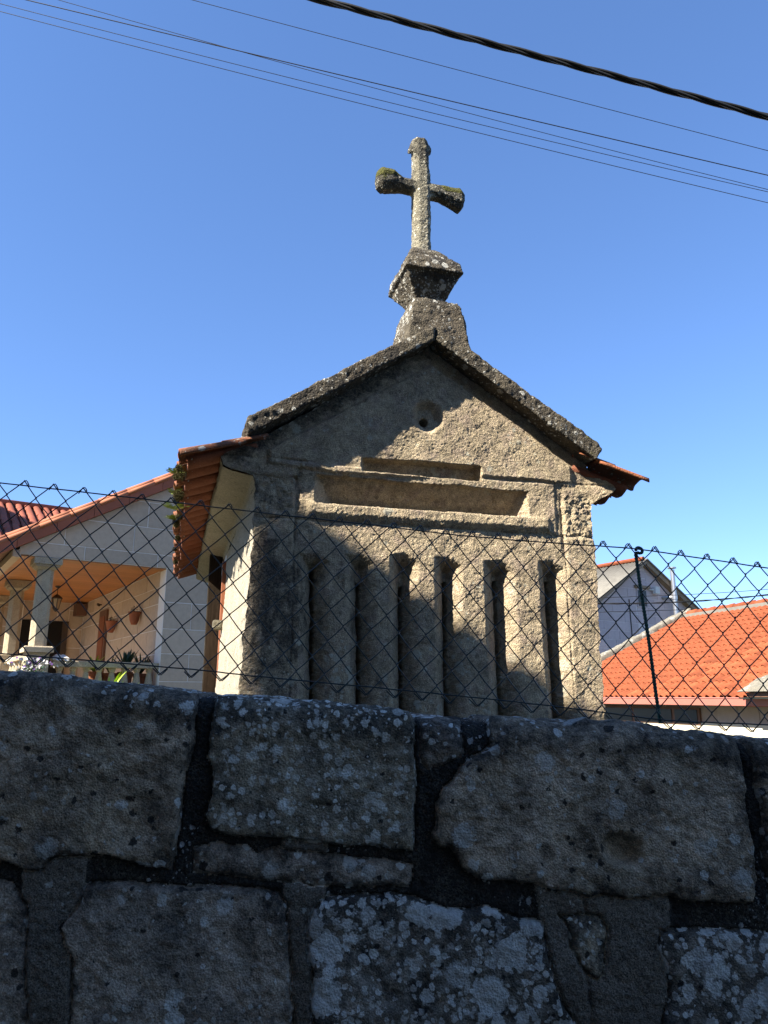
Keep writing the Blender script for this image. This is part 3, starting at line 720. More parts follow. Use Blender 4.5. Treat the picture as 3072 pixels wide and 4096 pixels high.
V, F = prism_vf([(-1.02, -1.2), (.98, -1.2), (.98, 1.20), (.9, 1.5), (-.02, 2.05), (-1.0, 1.38), (-1.02, 1.20)], .34, 4.25)
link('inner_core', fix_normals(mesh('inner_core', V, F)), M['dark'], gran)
# vertical jamb of the side wall and the red brown door set into the side
box('jamb', -1.088, -.97, 2.198, 2.24, -.62, 1.17, M['side'], gran)
box('door', -1.075, -1.03, 2.245, 2.75, -.60, 1.14, M['wood_red'], gran, bevel=.004)
box('door_frame', -1.125, -1.04, 2.20, 2.235, -.62, 1.10, M['wood_red'], gran, bevel=.006)
box('door', -1.070, -1.03, 2.77, 3.5, -.60, 1.14, M['wood_dark'], gran)
dp = box('door_post', -1.215, -1.105, 2.62, 2.72, -.90, 1.235, M['post'], gran, bevel=.008)
box('hinge_bracket', -1.185, -1.10, 2.10, 2.17, .52, .60, M['cross'], gran, bevel=.02)
# staddle: base slab and stilts under the body
box('base_slab', -1.30, 1.15, -.10, 4.4, -.80, -.60, M['front'], gran, bevel=.02)
for xs_ in (-1.05, .9):
    for ys_ in (.2, 2.1, 4.0):
        V, F = lathe_vf([(.20, -2.0), (.15, -.95), (.30, -.95), (.30, -.80)], 4); V = [(a + xs_, b_ + ys_, c) for a, b_, c in V]
        link('stilt', mesh('stilt', V, F), M['front'], gran)
# roof slabs
def slab_pts(q, y0, y1): return [(a, y, b_) for a, b_ in q for y in (y0, y1)]
QL = [(-.040, 2.156), (-.030, 2.245), (-.18, 2.165), (-1.145, 1.535), (-1.165, 1.48), (-1.145, 1.425)]
QR = [(-.032, 2.156), (-.022, 2.245), (.14, 2.16), (1.055, 1.590), (1.085, 1.545), (1.035, 1.475)]
def rs_moss(P, N): return .36 * sstep(.55, 1.0, P[:, 0]) + .10 * (np.abs(N[:, 2]) > .5) + .10
def rs_lich(P, N): return .22 * sstep(.2, .8, N[:, 2]) + .14 * sstep(.3, .0, np.abs(P[:, 0] - .35)) + .05
def rs_cr(P, N): return -.12 * sstep(.2, .0, np.abs(P[:, 0] - .1) - .15) + .1 * sstep(-.3, -1.0, P[:, 0])
ATT = {'moss': rs_moss, 'lichen': rs_lich, 'crust': rs_cr}
QLf = [(a - .010, b_ - .018) for a, b_ in QL]; QRf = [(a - .010, b_ - .018) for a, b_ in QR]
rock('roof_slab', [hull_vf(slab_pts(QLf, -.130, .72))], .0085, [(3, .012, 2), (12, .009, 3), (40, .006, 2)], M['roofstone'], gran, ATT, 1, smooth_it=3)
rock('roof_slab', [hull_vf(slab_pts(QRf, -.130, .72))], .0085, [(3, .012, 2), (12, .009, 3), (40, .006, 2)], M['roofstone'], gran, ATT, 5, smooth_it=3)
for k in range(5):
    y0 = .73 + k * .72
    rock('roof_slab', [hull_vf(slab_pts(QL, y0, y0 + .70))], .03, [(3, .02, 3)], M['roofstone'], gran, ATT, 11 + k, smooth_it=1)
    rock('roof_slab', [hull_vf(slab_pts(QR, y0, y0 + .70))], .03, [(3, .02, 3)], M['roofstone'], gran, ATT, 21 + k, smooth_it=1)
# pedestal, moulded block and cross
def ring(cx, cy, z, hx, hy): return [(cx - hx, cy - hy, z), (cx + hx, cy - hy, z), (cx + hx, cy + hy, z), (cx - hx, cy + hy, z)]
ped = hull_vf(ring(.048, .26, 2.00, .225, .25) + ring(.045, .26, 2.20, .215, .225) + ring(.052, .25, 2.50, .170, .175) + ring(.055, .25, 2.555, .150, .150))
ped2 = hull_vf(ring(.12, .25, 2.0, .165, .20) + ring(.12, .25, 2.46, .125, .17))
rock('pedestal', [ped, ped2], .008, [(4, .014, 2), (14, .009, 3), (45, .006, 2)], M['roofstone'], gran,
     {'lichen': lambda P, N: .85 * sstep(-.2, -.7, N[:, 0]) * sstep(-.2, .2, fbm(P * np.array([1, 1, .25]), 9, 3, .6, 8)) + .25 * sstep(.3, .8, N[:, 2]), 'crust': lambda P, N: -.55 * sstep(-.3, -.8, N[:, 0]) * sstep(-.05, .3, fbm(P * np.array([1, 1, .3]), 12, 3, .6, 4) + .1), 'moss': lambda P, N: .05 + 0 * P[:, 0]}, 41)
cap = [hull_vf(ring(.035, .26, 2.53, .115, .120) + ring(.03, .26, 2.60, .105, .105)),
       hull_vf(ring(.03, .26, 2.585, .105, .105) + ring(.026, .26, 2.745, .186, .205) + ring(.022, .26, 2.70, .170, .180)),
       hull_vf(ring(.022, .26, 2.740, .205, .225) + ring(.024, .26, 2.815, .188, .205) + ring(.018, .26, 2.885, .150, .155)),
       hull_vf(ring(.03, .27, 2.87, .150, .150) + ring(.03, .27, 2.93, .128, .13) + ring(.0, .27, 2.985, .085, .09))]
rock('moulded_block', cap, .008, [(4, .012, 2), (14, .008, 3), (45, .005, 2)], M['roofstone'], gran,
     {'lichen': lambda P, N: .20 + .4 * sstep(2.68, 2.60, P[:, 2]), 'crust': lambda P, N: .08 - .9 * sstep(2.70, 2.62, P[:, 2]), 'moss': lambda P, N: .10 + 0 * P[:, 0]}, 43, smooth_it=12)
def oct_ring(cx, cy, z, r_, c=.52):
    k = r_ * c; return [(cx + sx * a, cy + sy * b_, z) for sx in (-1, 1) for sy in (-1, 1) for a, b_ in ((r_, k), (k, r_))]
CY_ = .26
sh = [hull_vf(oct_ring(.010, CY_, 2.90, .078) + oct_ring(.008, CY_, 3.00, .060)),
      hull_vf(oct_ring(.008, CY_, 2.98, .061) + oct_ring(.010, CY_, 3.47, .064)),
      hull_vf(oct_ring(.010, CY_, 3.44, .066) + oct_ring(.008, CY_, 3.82, .056)),
      hull_vf(oct_ring(.008, CY_, 3.80, .058) + oct_ring(.004, CY_, 3.905, .052)),
      hull_vf([(-.075, CY_ - .03, 3.80), (-.082, CY_ + .03, 3.81), (-.04, CY_ - .04, 3.77), (-.03, CY_ + .04, 3.87), (-.055, CY_, 3.87), (-.025, CY_ - .05, 3.915), (-.05, CY_ + .02, 3.925)]),
      hull_vf([(.082, CY_ - .03, 3.80), (.085, CY_ + .03, 3.83), (.04, CY_ - .04, 3.76), (.088, CY_, 3.885), (.06, CY_ + .04, 3.905), (.045, CY_ - .03, 3.895)])]
def arm(s):
    def sec(xx, zc, hz_, hy_): return [(xx, CY_ + sy * hy_ * a, zc + sz * hz_ * b_) for sy in (-1, 1) for sz in (-1, 1) for a, b_ in ((1, .45), (.45, 1))]
    if s < 0:
        return [hull_vf(sec(.03, 3.500, .060, .058) + sec(-.13, 3.510, .052, .052)), hull_vf(sec(-.12, 3.51, .052, .052) + sec(-.21, 3.528, .080, .068)), hull_vf(sec(-.20, 3.528, .080, .068) + sec(-.285, 3.520, .092, .068) + sec(-.318, 3.515, .060, .045))]
    return [hull_vf(sec(-.01, 3.500, .060, .058) + sec(.15, 3.500, .055, .055)), hull_vf(sec(.15, 3.500, .055, .055) + sec(.24, 3.480, .074, .062)), hull_vf(sec(.24, 3.480, .074, .062) + sec(.300, 3.470, .088, .066) + sec(.330, 3.475, .052, .045))]
def cr_moss(P, N): return (.75 * sstep(3.51, 3.58, P[:, 2]) + .9 * sstep(3.46, 3.51, P[:, 2]) * (P[:, 0] > .06)) * sstep(.08, .2, np.abs(P[:, 0] - .01)) + .52 * sstep(-.14, -.22, P[:, 0]) + .35 * sstep(3.80, 3.86, P[:, 2]) * sstep(-.03, .04, P[:, 0]) + .02
def cr_cr(P, N): return .70 * sstep(.06, .11, np.abs(P[:, 0] - .01)) + .30 * sstep(3.45, 3.55, P[:, 2]) + .12 - .40 * sstep(3.46, 3.34, P[:, 2])
rock('cross', sh + arm(-1) + arm(1), .0065, [(5, .008, 2), (20, .005, 3), (60, .0035, 2)], M['cross'], gran,
     {'moss': cr_moss, 'crust': cr_cr, 'lichen': lambda P, N: .22 * sstep(3.5, 3.1, P[:, 2]) + .4 * sstep(3.86, 3.9, P[:, 2]) * (P[:, 0] < 0)}, 51, smooth_it=2)

# clay tiles of the eaves: channel tiles and cover tiles, one mesh each, copied along the eave
def tile_mesh(name, length, w0, w1, up, th=.013, seed=0):
    n = 9; m = 6; rr = random.Random(seed); V = []; F = []
    for layer in (0, 1):
        for j in range(m + 1):
            t = j / m; ww = (w0 + (w1 - w0) * t) / 2 - layer * th
            for i in range(n + 1):
                a = math.pi * i / n
                yy = ww * math.cos(a); zz = (ww * (.56 if up else .72)) * math.sin(a) * (1 if up else -1)
                e = rr.uniform(-.004, .004) if j in (0, m) else 0
                V.append((t * length + e, yy, zz))
    k = (m + 1) * (n + 1)
    for j in range(m):
        for i in range(n):
            a = j * (n + 1) + i; F.append((a, a + 1, a + n + 2, a + n + 1)); F.append((k + a, k + a + n + 1, k + a + n + 2, k + a + 1))
    for j in range(m):
        for i in (0, n):
            a = j * (n + 1) + i; F.append((a, a + n + 1, k + a + n + 1, k + a))
    for i in range(n):
        for j in (0, m):
            a = j * (n + 1) + i; F.append((a, a + 1, k + a + 1, k + a))
    return fix_normals(mesh(name, V, F))
chan = tile_mesh('roof_tile', .40, .200, .165, False, seed=1); chan.materials.append(M['tile'])
cov = tile_mesh('roof_tile', .36, .20, .165, True, seed=2); cov.materials.append(M['tile_top'])
def put_tile(me, loc, rot, sc=1.0, nm='roof_tile', parent=None):
    o = bpy.data.objects.new(nm, me); COL.objects.link(o); o.parent = parent or gran
    me.polygons.foreach_set('use_smooth', [True] * len(me.polygons))
    o.location = loc; o.rotation_euler = rot; o.scale = (sc, sc, sc); return o
rr = random.Random(5)
NT = 21; PITCHT = .208
def eave(sgn, xo, zo, ang, n, czo, cin, start=0):
    for k in range(start, n):
        y = -.045 + k * PITCHT
        j = lambda a: rr.uniform(-a, a)
        # the tile's local x runs up the slope, towards the roof
        rot = (j(.04), -ang + j(.02), (0 if sgn > 0 else math.pi) + j(.02))
        xx = xo + j(.012)
        put_tile(chan, (xx + sgn * cin, y + PITCHT * .5, zo + czo + j(.006)), (rot[0] + .24 * sgn, rot[1], rot[2]))
        put_tile(cov, (xx - sgn * .012, y, zo + .045 + j(.006)), rot, 1.0)
        if k < 2:
            put_tile(cov, (xx + sgn * .21, y, zo + .045 + .21 * math.tan(ang) + .022), rot, .72)
eave(1, -1.505, 1.205, R(18), NT, .092, .01)
eave(-1, 1.375, 1.285, R(17), 19, .055, .07)
# moss clumps growing on the tile lips
def clump(seed, n, r_, leaf, el=2.4, dens=1.0):
    rr = random.Random(seed); V = []; F = []
    for _ in range(n):
        d = Vector((rr.gauss(0, 1), rr.gauss(0, 1), rr.gauss(0, .8))).normalized() * r_ * rr.random() ** .5
        a = Vector((rr.gauss(0, 1), rr.gauss(0, 1), rr.gauss(0, 1) + .6)).normalized(); s_ = a.orthogonal().normalized()
        L = leaf * rr.uniform(.6, 1.3); w_ = L / el / 2; k = len(V)
        V += [tuple(d - s_ * w_), tuple(d + s_ * w_), tuple(d + a * L)]; F.append((k, k + 1, k + 2))
    return mesh('moss', V, F)
for k, (y_, r_) in enumerate(((.14, .022), (.20, .038), (.29, .024), (.66, .040), (.74, .030), (.83, .020), (1.28, .024), (1.46, .032), (1.55, .018), (2.05, .026), (2.48, .018), (3.2, .022))):
    me = clump(100 + k, 900, r_, .009); o = link('moss', me, M['moss'], gran); tag(o, kind='stuff'); o.location = (-1.512 + .012 * math.sin(k * 2.3), y_ - .1, 1.232 - .02 * abs(math.sin(k * 1.7)))
me = clump(140, 500, .035, .014); o = link('moss', me, M['moss'], gran); tag(o, kind='stuff'); o.location = (1.27, .72, 1.22)
# ferns rooted between the tiles
def fern(seed, size):
    rr = random.Random(seed); V = []; F = []
    for f_ in range(13):
        az = rr.uniform(0, 2 * math.pi); L = size * rr.uniform(.6, 1.1); lift = rr.uniform(.2, 1.1)
        d = Vector((math.cos(az) - .5, math.sin(az), 0)).normalized(); up = Vector((0, 0, 1)); sd_ = d.cross(up)
        for i in range(13):
            t = (i + 1) / 13; c = d * (L * t * math.cos(lift * (1 - t * .4))) + up * (L * t * math.sin(lift) * (1 - .55 * t))
            wl = L * .30 * math.sin(math.pi * min(1, t * .85 + .12))
            for s_ in (-1, 1):
                k = len(V); tip = c + sd_ * s_ * wl + d * wl * .3 - up * wl * .15
                b0 = c - d * L * .025; b1 = c + d * L * .035
                mid = (c + tip) / 2 + d * L * .03 + up * .002; mid2 = (c + tip) / 2 - d * L * .03
                V += [tuple(b0), tuple(mid2), tuple(tip), tuple(mid), tuple(b1)]; F.append((k, k + 1, k + 2, k + 3, k + 4))
    return mesh('fern', V, F)
fl = ['small yellow green fern at the near end of the tiled eave, topmost', 'second fern down the mossy lip of the clay tiles', 'bright green fern on the tile lip beside the fence wire', 'fern hanging low on the tile lip, below the bright green one']
for k, (y_, s_, z_) in enumerate(((.16, .065, 1.235), (.62, .07, 1.235), (1.02, .105, 1.235), (1.35, .08, 1.235))):
    p_ = G.world(-1.53, y_, z_); o = link('fern', fern(k + 3, s_), M['fern']); o.location = p_; o.rotation_euler = (0, 0, R(90 - G.h))
    tag(o, fl[k], 'fern', 'ferns rooted on the tiled eave')

# ------------------------------------------------------------------ block work helper
def clip_poly(poly, a, b_, c):
    """keep a*u + b*z <= c"""
    out = []
    for i in range(len(poly)):
        p_, q_ = poly[i], poly[(i + 1) % len(poly)]
        dp_, dq = a * p_[0] + b_ * p_[1] - c, a * q_[0] + b_ * q_[1] - c
        if dp_ <= 0: out.append(p_)
        if dp_ * dq < 0:
            t = dp_ / (dp_ - dq); out.append((p_[0] + (q_[0] - p_[0]) * t, p_[1] + (q_[1] - p_[1]) * t))
    return out
def block_wall(parent, mat, zs_, length, planes, u0, u1, v, joint=.012, proud=.006, axis='u', name='stone_block', seed=0, out=-1):
    rr = random.Random(seed)
    for i, (z0, z1) in enumerate(zip(zs_[:-1], zs_[1:])):
        u = u0 - (length * (.5 if i % 2 else .02)); 
        while u < u1:
            L = length * rr.uniform(.85, 1.15)
            q = [(max(u, u0) + joint / 2, z0 + joint / 2), (min(u + L, u1) - joint / 2, z0 + joint / 2), (min(u + L, u1) - joint / 2, z1 - joint / 2), (max(u, u0) + joint / 2, z1 - joint / 2)]
            u += L
            if q[1][0] - q[0][0] < .04: continue
            for (a, b_, c) in planes:
                q = clip_poly(q, a, b_, c)
                if len(q) < 3: break
            if len(q) < 3: continue
            pr = proud + rr.uniform(-.0015, .0015)
            V, F = prism_vf(q, v + out * pr, v - out * .01)
            if axis == 'v': V = [(b2 - 0, a2, c2) for a2, b2, c2 in V]
            me = fix_normals(mesh(name, V, F))
            link(name, me, mat, parent)

# ------------------------------------------------------------------ the house with the porch
H = Frame(822, 12, 56)
house = empty('porch_house', label='dressed granite house with columned porch and terracotta verge, left of the granary', cat='house')
H.place(house)
SLP = .573
def rake(u): return 3.328 + SLP * (u + .711)
# front wall: gable over the porch plus the pier at the right
UR, UM = 4.0, .55
RZm = rake(UM)
gpoly = [(-2.923, 2.02), (-2.75, 1.965), (UR + 1, 1.965), (UR + 1, 2.0), (UM, RZm), (-2.80, rake(-2.80))]
V, F = prism_vf(gpoly, .0, .30); link('gable_wall', fix_normals(mesh('gable_wall', V, F)), M['house_mortar'], house)
V, F = prism_vf([(-.76, -1.2), (UR + 1, -1.2), (UR + 1, 1.965), (-.76, 1.965)], .0, .30); link('front_wall', fix_normals(mesh('front_wall', V, F)), M['house_mortar'], house)
pl = [(-SLP, 1, 3.328 + .711 * SLP), (SLP, 1, RZm + SLP * UM), (-.05, -1, -1.82)]
block_wall(house, M['house'], [1.965, 2.17, 2.585, 2.995, 3.405, 3.815, 4.2], 1.02, pl, -2.9, 2.2, 0, seed=1)
block_wall(house, M['house'], [-.2, .215, .635, 1.018, 1.433, 1.965], .78, [], -.76, 1.6, 0, seed=4)
# side wall of the porch (faces left), back wall, floor, ceiling
VB = 5.62
box('porch_side_wall', -.75, -.45, .30, VB, -1.2, 2.3, M['house_mortar'], house)
block_wall(house, M['house'], [-.2, .215, .635, 1.018, 1.433, 1.70, 1.96], .80, [], .005, VB, -.75, axis='v', seed=7, out=-1)
box('back_wall', -6.5, -.45, VB, VB + .3, -1.2, 2.3, M['house_mortar'], house)
for (ua, ub, za, zb, sdx) in ((-6.5, -1.97, -.2, 1.96, 11), (-1.05, -.76, -.2, 1.96, 12), (-1.97, -1.05, 1.56, 1.96, 13), (-1.70, -1.47, -.2, 1.56, 14)):
    rows = [r_ for r_ in (-.2, .2, .60, 1.0, 1.40, 1.56 if za > 1 else 1.8, 1.96) if za <= r_ <= zb]
    if rows[0] > za: rows = [za] + rows
    block_wall(house, M['house'], rows, .75, [], ua, ub, VB, seed=sdx)
box('doorway', -1.97, -1.70, VB - .02, VB + .02, -.2, 1.56, M['dark'], house)
box('doorway', -1.47, -1.05, VB - .02, VB + .02, -.2, 1.56, M['dark'], house)
box('door_leaf', -1.17, -1.06, VB - .06, VB - .025, -.2, 1.54, M['wood_dark'], house)
box('porch_floor', -3.1, -.76, .0, VB, -.40, -.25, M['house'], house)
nb = 22
for k in range(nb):
    v0 = .30 + (VB - .30) * k / nb
    box('ceiling_plank', -2.86, -.765, v0 + .003, v0 + (VB - .30) / nb - .003, 1.965, 1.99, M['wood'], house)
box('ceiling_plank', -2.86, -.765, .012, .295, 1.950, 1.962, M['wood'], house)
box('edge_beam', -2.98, -2.87, .0, VB, 1.93, 2.03, M['house'], house)
box('ceiling_board', -2.87, -.76, .3, VB, 1.995, 2.02, M['dark'], house)
# inner door and things fixed to the wall
box('side_door', -.80, -.758, 3.42, 3.97, -.25, 1.64, M['brown'], house)
box('door_panel', -.815, -.802, 3.50, 3.89, .1, 1.52, M['wood_red'], house)
o = box('wall_cabinet', -.98, -.77, VB - .35, VB - .03, 1.68, 1.93, M['brown']); H.place(o)
tag(o, 'small dark cabinet high in the far corner under the porch ceiling', 'cabinet')
# columns
def column(v):
    c = empty('column', parent_tmp) if False else None
uc = -2.497
def col_mesh():
    prof = []
    for z_, r_ in ((.69, .112), (1.2, .110), (1.80, .106)):
        k = r_ * .52; prof.append([(uc + a, b_, z_) for a, b_ in ((-k, -r_), (k, -r_), (r_, -k), (r_, k), (k, r_), (-k, r_), (-r_, k), (-r_, -k))])
    V = [p_ for ring_ in prof for p_ in ring_]; F = []
    for i in range(len(prof) - 1):
        for k in range(8): F.append((i * 8 + k, i * 8 + (k + 1) % 8, i * 8 + 8 + (k + 1) % 8, i * 8 + 8 + k))
    F.append(tuple(range(7, -1, -1))); F.append(tuple(range(16, 24)))
    return mesh('column', V, F)
cm_ = col_mesh(); cm_.materials.append(M['column'])
V, F = join_vf([box_vf(uc - .19, uc + .19, -.19, .19, 1.86, 1.955), box_vf(uc - .165, uc + .165, -.165, .165, 1.828, 1.858), hull_vf(ring(uc, 0, 1.79, .115, .115) + ring(uc, 0, 1.826, .155, .155))]); capm = mesh('capital', V, F); capm.materials.append(M['column'])
V, F = join_vf([hull_vf(ring(uc, 0, .60, .195, .195) + ring(uc, 0, .67, .195, .195) + ring(uc, 0, .688, .178, .178)), box_vf(uc - .15, uc + .15, -.15, .15, -.25, .598)]); basem = mesh('column_base', V, F); basem.materials.append(M['column'])
for k, v_ in enumerate((.0, 2.61, 5.0)):
    c0 = bpy.data.objects.new('column', cm_); COL.objects.link(c0); c0.parent = house; c0.location = (0, v_ + .16, 0)
    for nm, me in (('capital', capm), ('column_base', basem)):
        o = bpy.data.objects.new(nm, me); COL.objects.link(o); o.parent = c0
# balustrades
def balus(u): return lathe_vf([(.055, -.02), (.055, .04), (.035, .07), (.062, .18), (.034, .34), (.05, .375), (.055, .40)], 8, u, .11)
box('balustrade_rail', -2.29, -.765, .03, .19, .405, .495, M['column'], house, bevel=.012)
box('balustrade_base', -2.29, -.765, .03, .19, -.10, -.02, M['column'], house)
for k in range(8):
    V, F = balus(-2.18 + k * .185); link('baluster', mesh('baluster', V, F), M['column'], house, smooth=False)
box('balustrade_rail', uc - .09, uc + .09, .36, 5.4, .53, .60, M['column'], house, bevel=.012)
for k in range(16):
    V, F = balus(0); V = [(a + uc, b_ + .45 + k * .30, c + .13) for a, b_, c in V]; link('baluster', mesh('baluster', V, F), M['column'], house)
# fascia and verge tiles along the gable, roof behind
def along(name, ua, ub, dz0, dz1, v0, v1, mat, n, over=0.0, jit=0.0, rk=rake):
    rr = random.Random(len(name) + n)
    for k in range(n):
        a, b_ = ua + (ub - ua) * k / n, ua + (ub - ua) * (k + 1) / n
        a2, b2 = a + .003, b_ - .003 + over
        d0, d1 = (over * .09 if k % 2 else 0), 0
        j = rr.uniform(-jit, jit)
        poly = [(a2, rk(a2) + dz0 + j), (b2, rk(b2) + dz0 + j - over * .25), (b2, rk(b2) + dz1 + j - over * .25), (a2, rk(a2) + dz1 + j)]
        V, F = prism_vf(poly, v0, v1); link(name, fix_normals(mesh(name, V, F)), mat, house)
rr_rake = lambda u: RZm - SLP * (u - UM)
along('verge_board', -3.45, UM, .005, .150, -.10, -.02, M['verge'], 8)
for (dz, vv, rt, sd_) in ((.185, -.085, .040, 0), (.232, -.030, .045, 1)):
    for k in range(10):
        a, b_ = -3.45 + 4.0 * k / 10, -3.45 + 4.0 * (k + 1) / 10
        V, F = tube_vf([(a - .03, vv, rake(a - .03) + dz), (b_, vv, rake(b_) + dz)], [rt, rt * .86], 10)
        link('verge_tile', mesh('verge_tile', V, F), M['verge_top'], house, smooth=True)
along('verge_board', UM, UR + 1.2, .005, .150, -.10, -.02, M['verge'], 8, rk=rr_rake)
along('verge_tile', UM, UR + 1.2, .153, .250, -.13, .12, M['verge_top'], 10, rk=rr_rake)
V, F = prism_vf([(-3.45, rake(-3.45) + .02), (UM, RZm + .02), (UR + 1.2, rr_rake(UR + 1.2) + .02), (UR + 1.2, rr_rake(UR + 1.2) + .15), (UM, RZm + .15), (-3.45, rake(-3.45) + .15)], -.018, 9.0)
V = [v_ for v_ in V]; link('roof', fix_normals(mesh('roof', V, F)), M['brown'], house)
# rear wing: a roof of barrel tiles facing the lane
ZR, VRr = 4.78, 9.0; SR = .50
V, F = prism_vf([(-9, 0), (-.3, 0), (-.3, .01), (-9, .01)], 0, 1)
pv = [(-9, 5.9, ZR - SR * 3.1 - .06), (.2, 5.9, ZR - SR * 3.1 - .06), (.2, VRr, ZR - .06), (-9, VRr, ZR - .06), (-9, 5.9, ZR - SR * 3.1 - .2), (.2, 5.9, ZR - SR * 3.1 - .2), (.2, VRr + .3, ZR - .4), (-9, VRr + .3, ZR - .4)]
link('rear_roof', fix_normals(mesh('rear_roof', pv, [(0, 1, 2, 3), (4, 7, 6, 5), (0, 4, 5, 1), (1, 5, 6, 2), (2, 6, 7, 3), (3, 7, 4, 0)])), M['roof_red'], house)
bt = tile_mesh('barrel_tile', .46, .175, .145, True, th=.014, seed=9); bt.materials.append(M['roof_red'])
ang = math.atan(SR); 
for i in range(28):
    for j_ in range(8):
        s_ = .12 + j_ * .405
        u_ = -6.2 + i * .215; v_ = VRr - s_ * math.cos(ang) - .36 * math.cos(ang); z_ = ZR - SR * (VRr - v_)
        put_tile(bt, (u_ + rr.uniform(-.008, .008), v_, z_ - .012 + rr.uniform(-.003, .003)), (rr.uniform(-.03, .03), -ang - .03, math.pi / 2 + rr.uniform(-.02, .02)), nm='barrel_tile', parent=house)
V, F = tube_vf([(-9, VRr, ZR + .02), (.2, VRr, ZR + .02)], .085, 10); link('ridge_tile', mesh('ridge_tile', V, F), M['roof_red'], house, smooth=True)
V, F = box_vf(-9, .2, VRr + .05, VRr + 5, -1.2, ZR - .4); link('rear_wall', mesh('rear_wall', V, F), M['house'], house)

box('shade_block', -12, -7.4, 6.3, 13, -1.2, 8.9, M['render'], house)  # unseen block, added to cast shade over the rear roof tiles
# lantern under the porch ceiling
lp = H.world(-1.80, 3.0, 1.96)
lan = empty('lantern', lp, R(90 - 56), 'dark iron lantern hanging from the porch ceiling beside the second column', 'lantern')
V, F = join_vf([tube_vf([(0, 0, 0), (0, 0, -.16)], .006, 6), lathe_vf([(.05, 0), (.05, -.015), (.02, -.04)][::-1], 8)]); link('chain', fix_normals(mesh('chain', V, F)), M['iron'], lan)
V, F = lathe_vf([(.10, -.235), (.105, -.225), (.05, -.175), (.012, -.15)], 6); link('lamp_cap', mesh('lamp_cap', V, F), M['iron'], lan)
parts_ = []
for k in range(6):
    a = 2 * math.pi * k / 6 + math.pi / 6; parts_.append(tube_vf([(.085 * math.cos(a), .085 * math.sin(a), -.235), (.05 * math.cos(a), .05 * math.sin(a), -.42)], .006, 5))
parts_.append(lathe_vf([(.012, -.47), (.05, -.43), (.052, -.418)], 6)); V, F = join_vf(parts_); link('lamp_frame', mesh('lamp_frame', V, F), M['iron'], lan)
V, F = lathe_vf([(.046, -.418), (.080, -.236)], 6); link('lamp_glass', mesh('lamp_glass', V, F), M['lampglass'], lan)
# half pots on the porch wall
for k, (v_, z_, lb) in enumerate(((1.25, 1.30, 'larger clay wall pot on the porch side wall, nearer the corner'), (2.75, 1.27, 'smaller looking clay wall pot on the porch side wall, nearer the door'))):
    e = empty('wall_pot', H.world(-.86, v_, z_), R(34), lb, 'wall pot', 'clay pots on the porch wall')
    V, F = lathe_vf([(.045, -.13), (.075, -.06), (.095, .06), (.108, .065), (.108, .085), (.09, .085), (.085, .05)], 14); link('pot', mesh('pot', V, F), M['clay'], e, smooth=True)
    me = clump(300 + k, 60, .07, .05, 4); o = link('dry_plant', me, M['wood_dark'], e); o.location = (0, 0, .11)
o = empty('wall_camera', H.world(-.80, 4.05, 1.79), R(34), 'tiny dark security camera on the porch wall above the side door', 'camera')
V, F = join_vf([tube_vf([(.04, 0, 0), (-.02, 0, 0)], .014, 6), tube_vf([(-.02, -.05, -.015), (-.02, .05, .01)], .028, 8)]); link('camera_body', mesh('camera_body', V, F), M['iron'], o)
# potted plants behind the balustrade
def blades(seed, n, L, w_, spread, curve):
    rr = random.Random(seed); V = []; F = []
    for _ in range(n):
        az = rr.uniform(0, 2 * math.pi); ln = L * rr.uniform(.65, 1.1); tilt = rr.uniform(.15, spread)
        d = Vector((math.cos(az), math.sin(az), 0)); sd_ = Vector((-d.y, d.x, 0)); base = len(V); m = 6
        for i in range(m + 1):
            t = i / m; an = tilt + curve * t
            c = d * (ln * t * math.sin(an)) + Vector((0, 0, ln * t * math.cos(an))); ww = w_ * (1 - t) ** .6 * (.7 + .6 * t) / 2
            V += [tuple(c - sd_ * ww + d * ww * .3), tuple(c), tuple(c + sd_ * ww + d * ww * .3)]
        for i in range(m):
            for k in (0, 1): a = base + i * 3 + k; F.append((a, a + 1, a + 4, a + 3))
    return mesh('leaves', V, F)
for k, (u_, v_, z_, nm, lb, mt, pr) in enumerate((
        (-1.62, .42, .36, 'lime_plant', 'yellow green leafy plant, leftmost behind the porch balustrade', 'leaf_lime', (5, 26, .30, .050, 1.2, .5)),
        (-1.40, .40, .34, 'spiky_plant', 'mid green spiky plant between the lime plant and the agaves', 'leaf', (6, 30, .34, .030, .9, .3)),
        (-1.16, .42, .36, 'agave', 'dark agave with the tallest pointed leaf behind the balustrade', 'leaf_dark', (7, 20, .42, .075, .8, .2)),
        (-.92, .42, .34, 'agave', 'dark agave nearest the porch wall corner', 'leaf_dark', (8, 22, .38, .050, .8, .2)))):
    e = empty(nm, H.world(u_, v_, z_), R(34 + 20 * k), lb, 'plant', 'plants behind the porch balustrade')
    link('leaves', blades(*pr), M[mt], e)
    V, F = lathe_vf([(.08, -.60), (.11, -.06), (.12, -.05), (.12, 0), (.10, 0)], 12); link('pot', mesh('pot', V, F), M['clay'], e)
e = empty('lime_plant', H.world(-1.55, -.25, -.1), 0, 'bright lime foliage showing between the balusters at the wall top', 'plant')
link('leaves', blades(15, 40, .50, .06, .7, .4), M['leaf_lime'], e)
e = empty('flowering_plant', H.world(-2.62, -.32, .30), R(34), 'white and purple flowering plant at the foot of the porch columns', 'flowers')
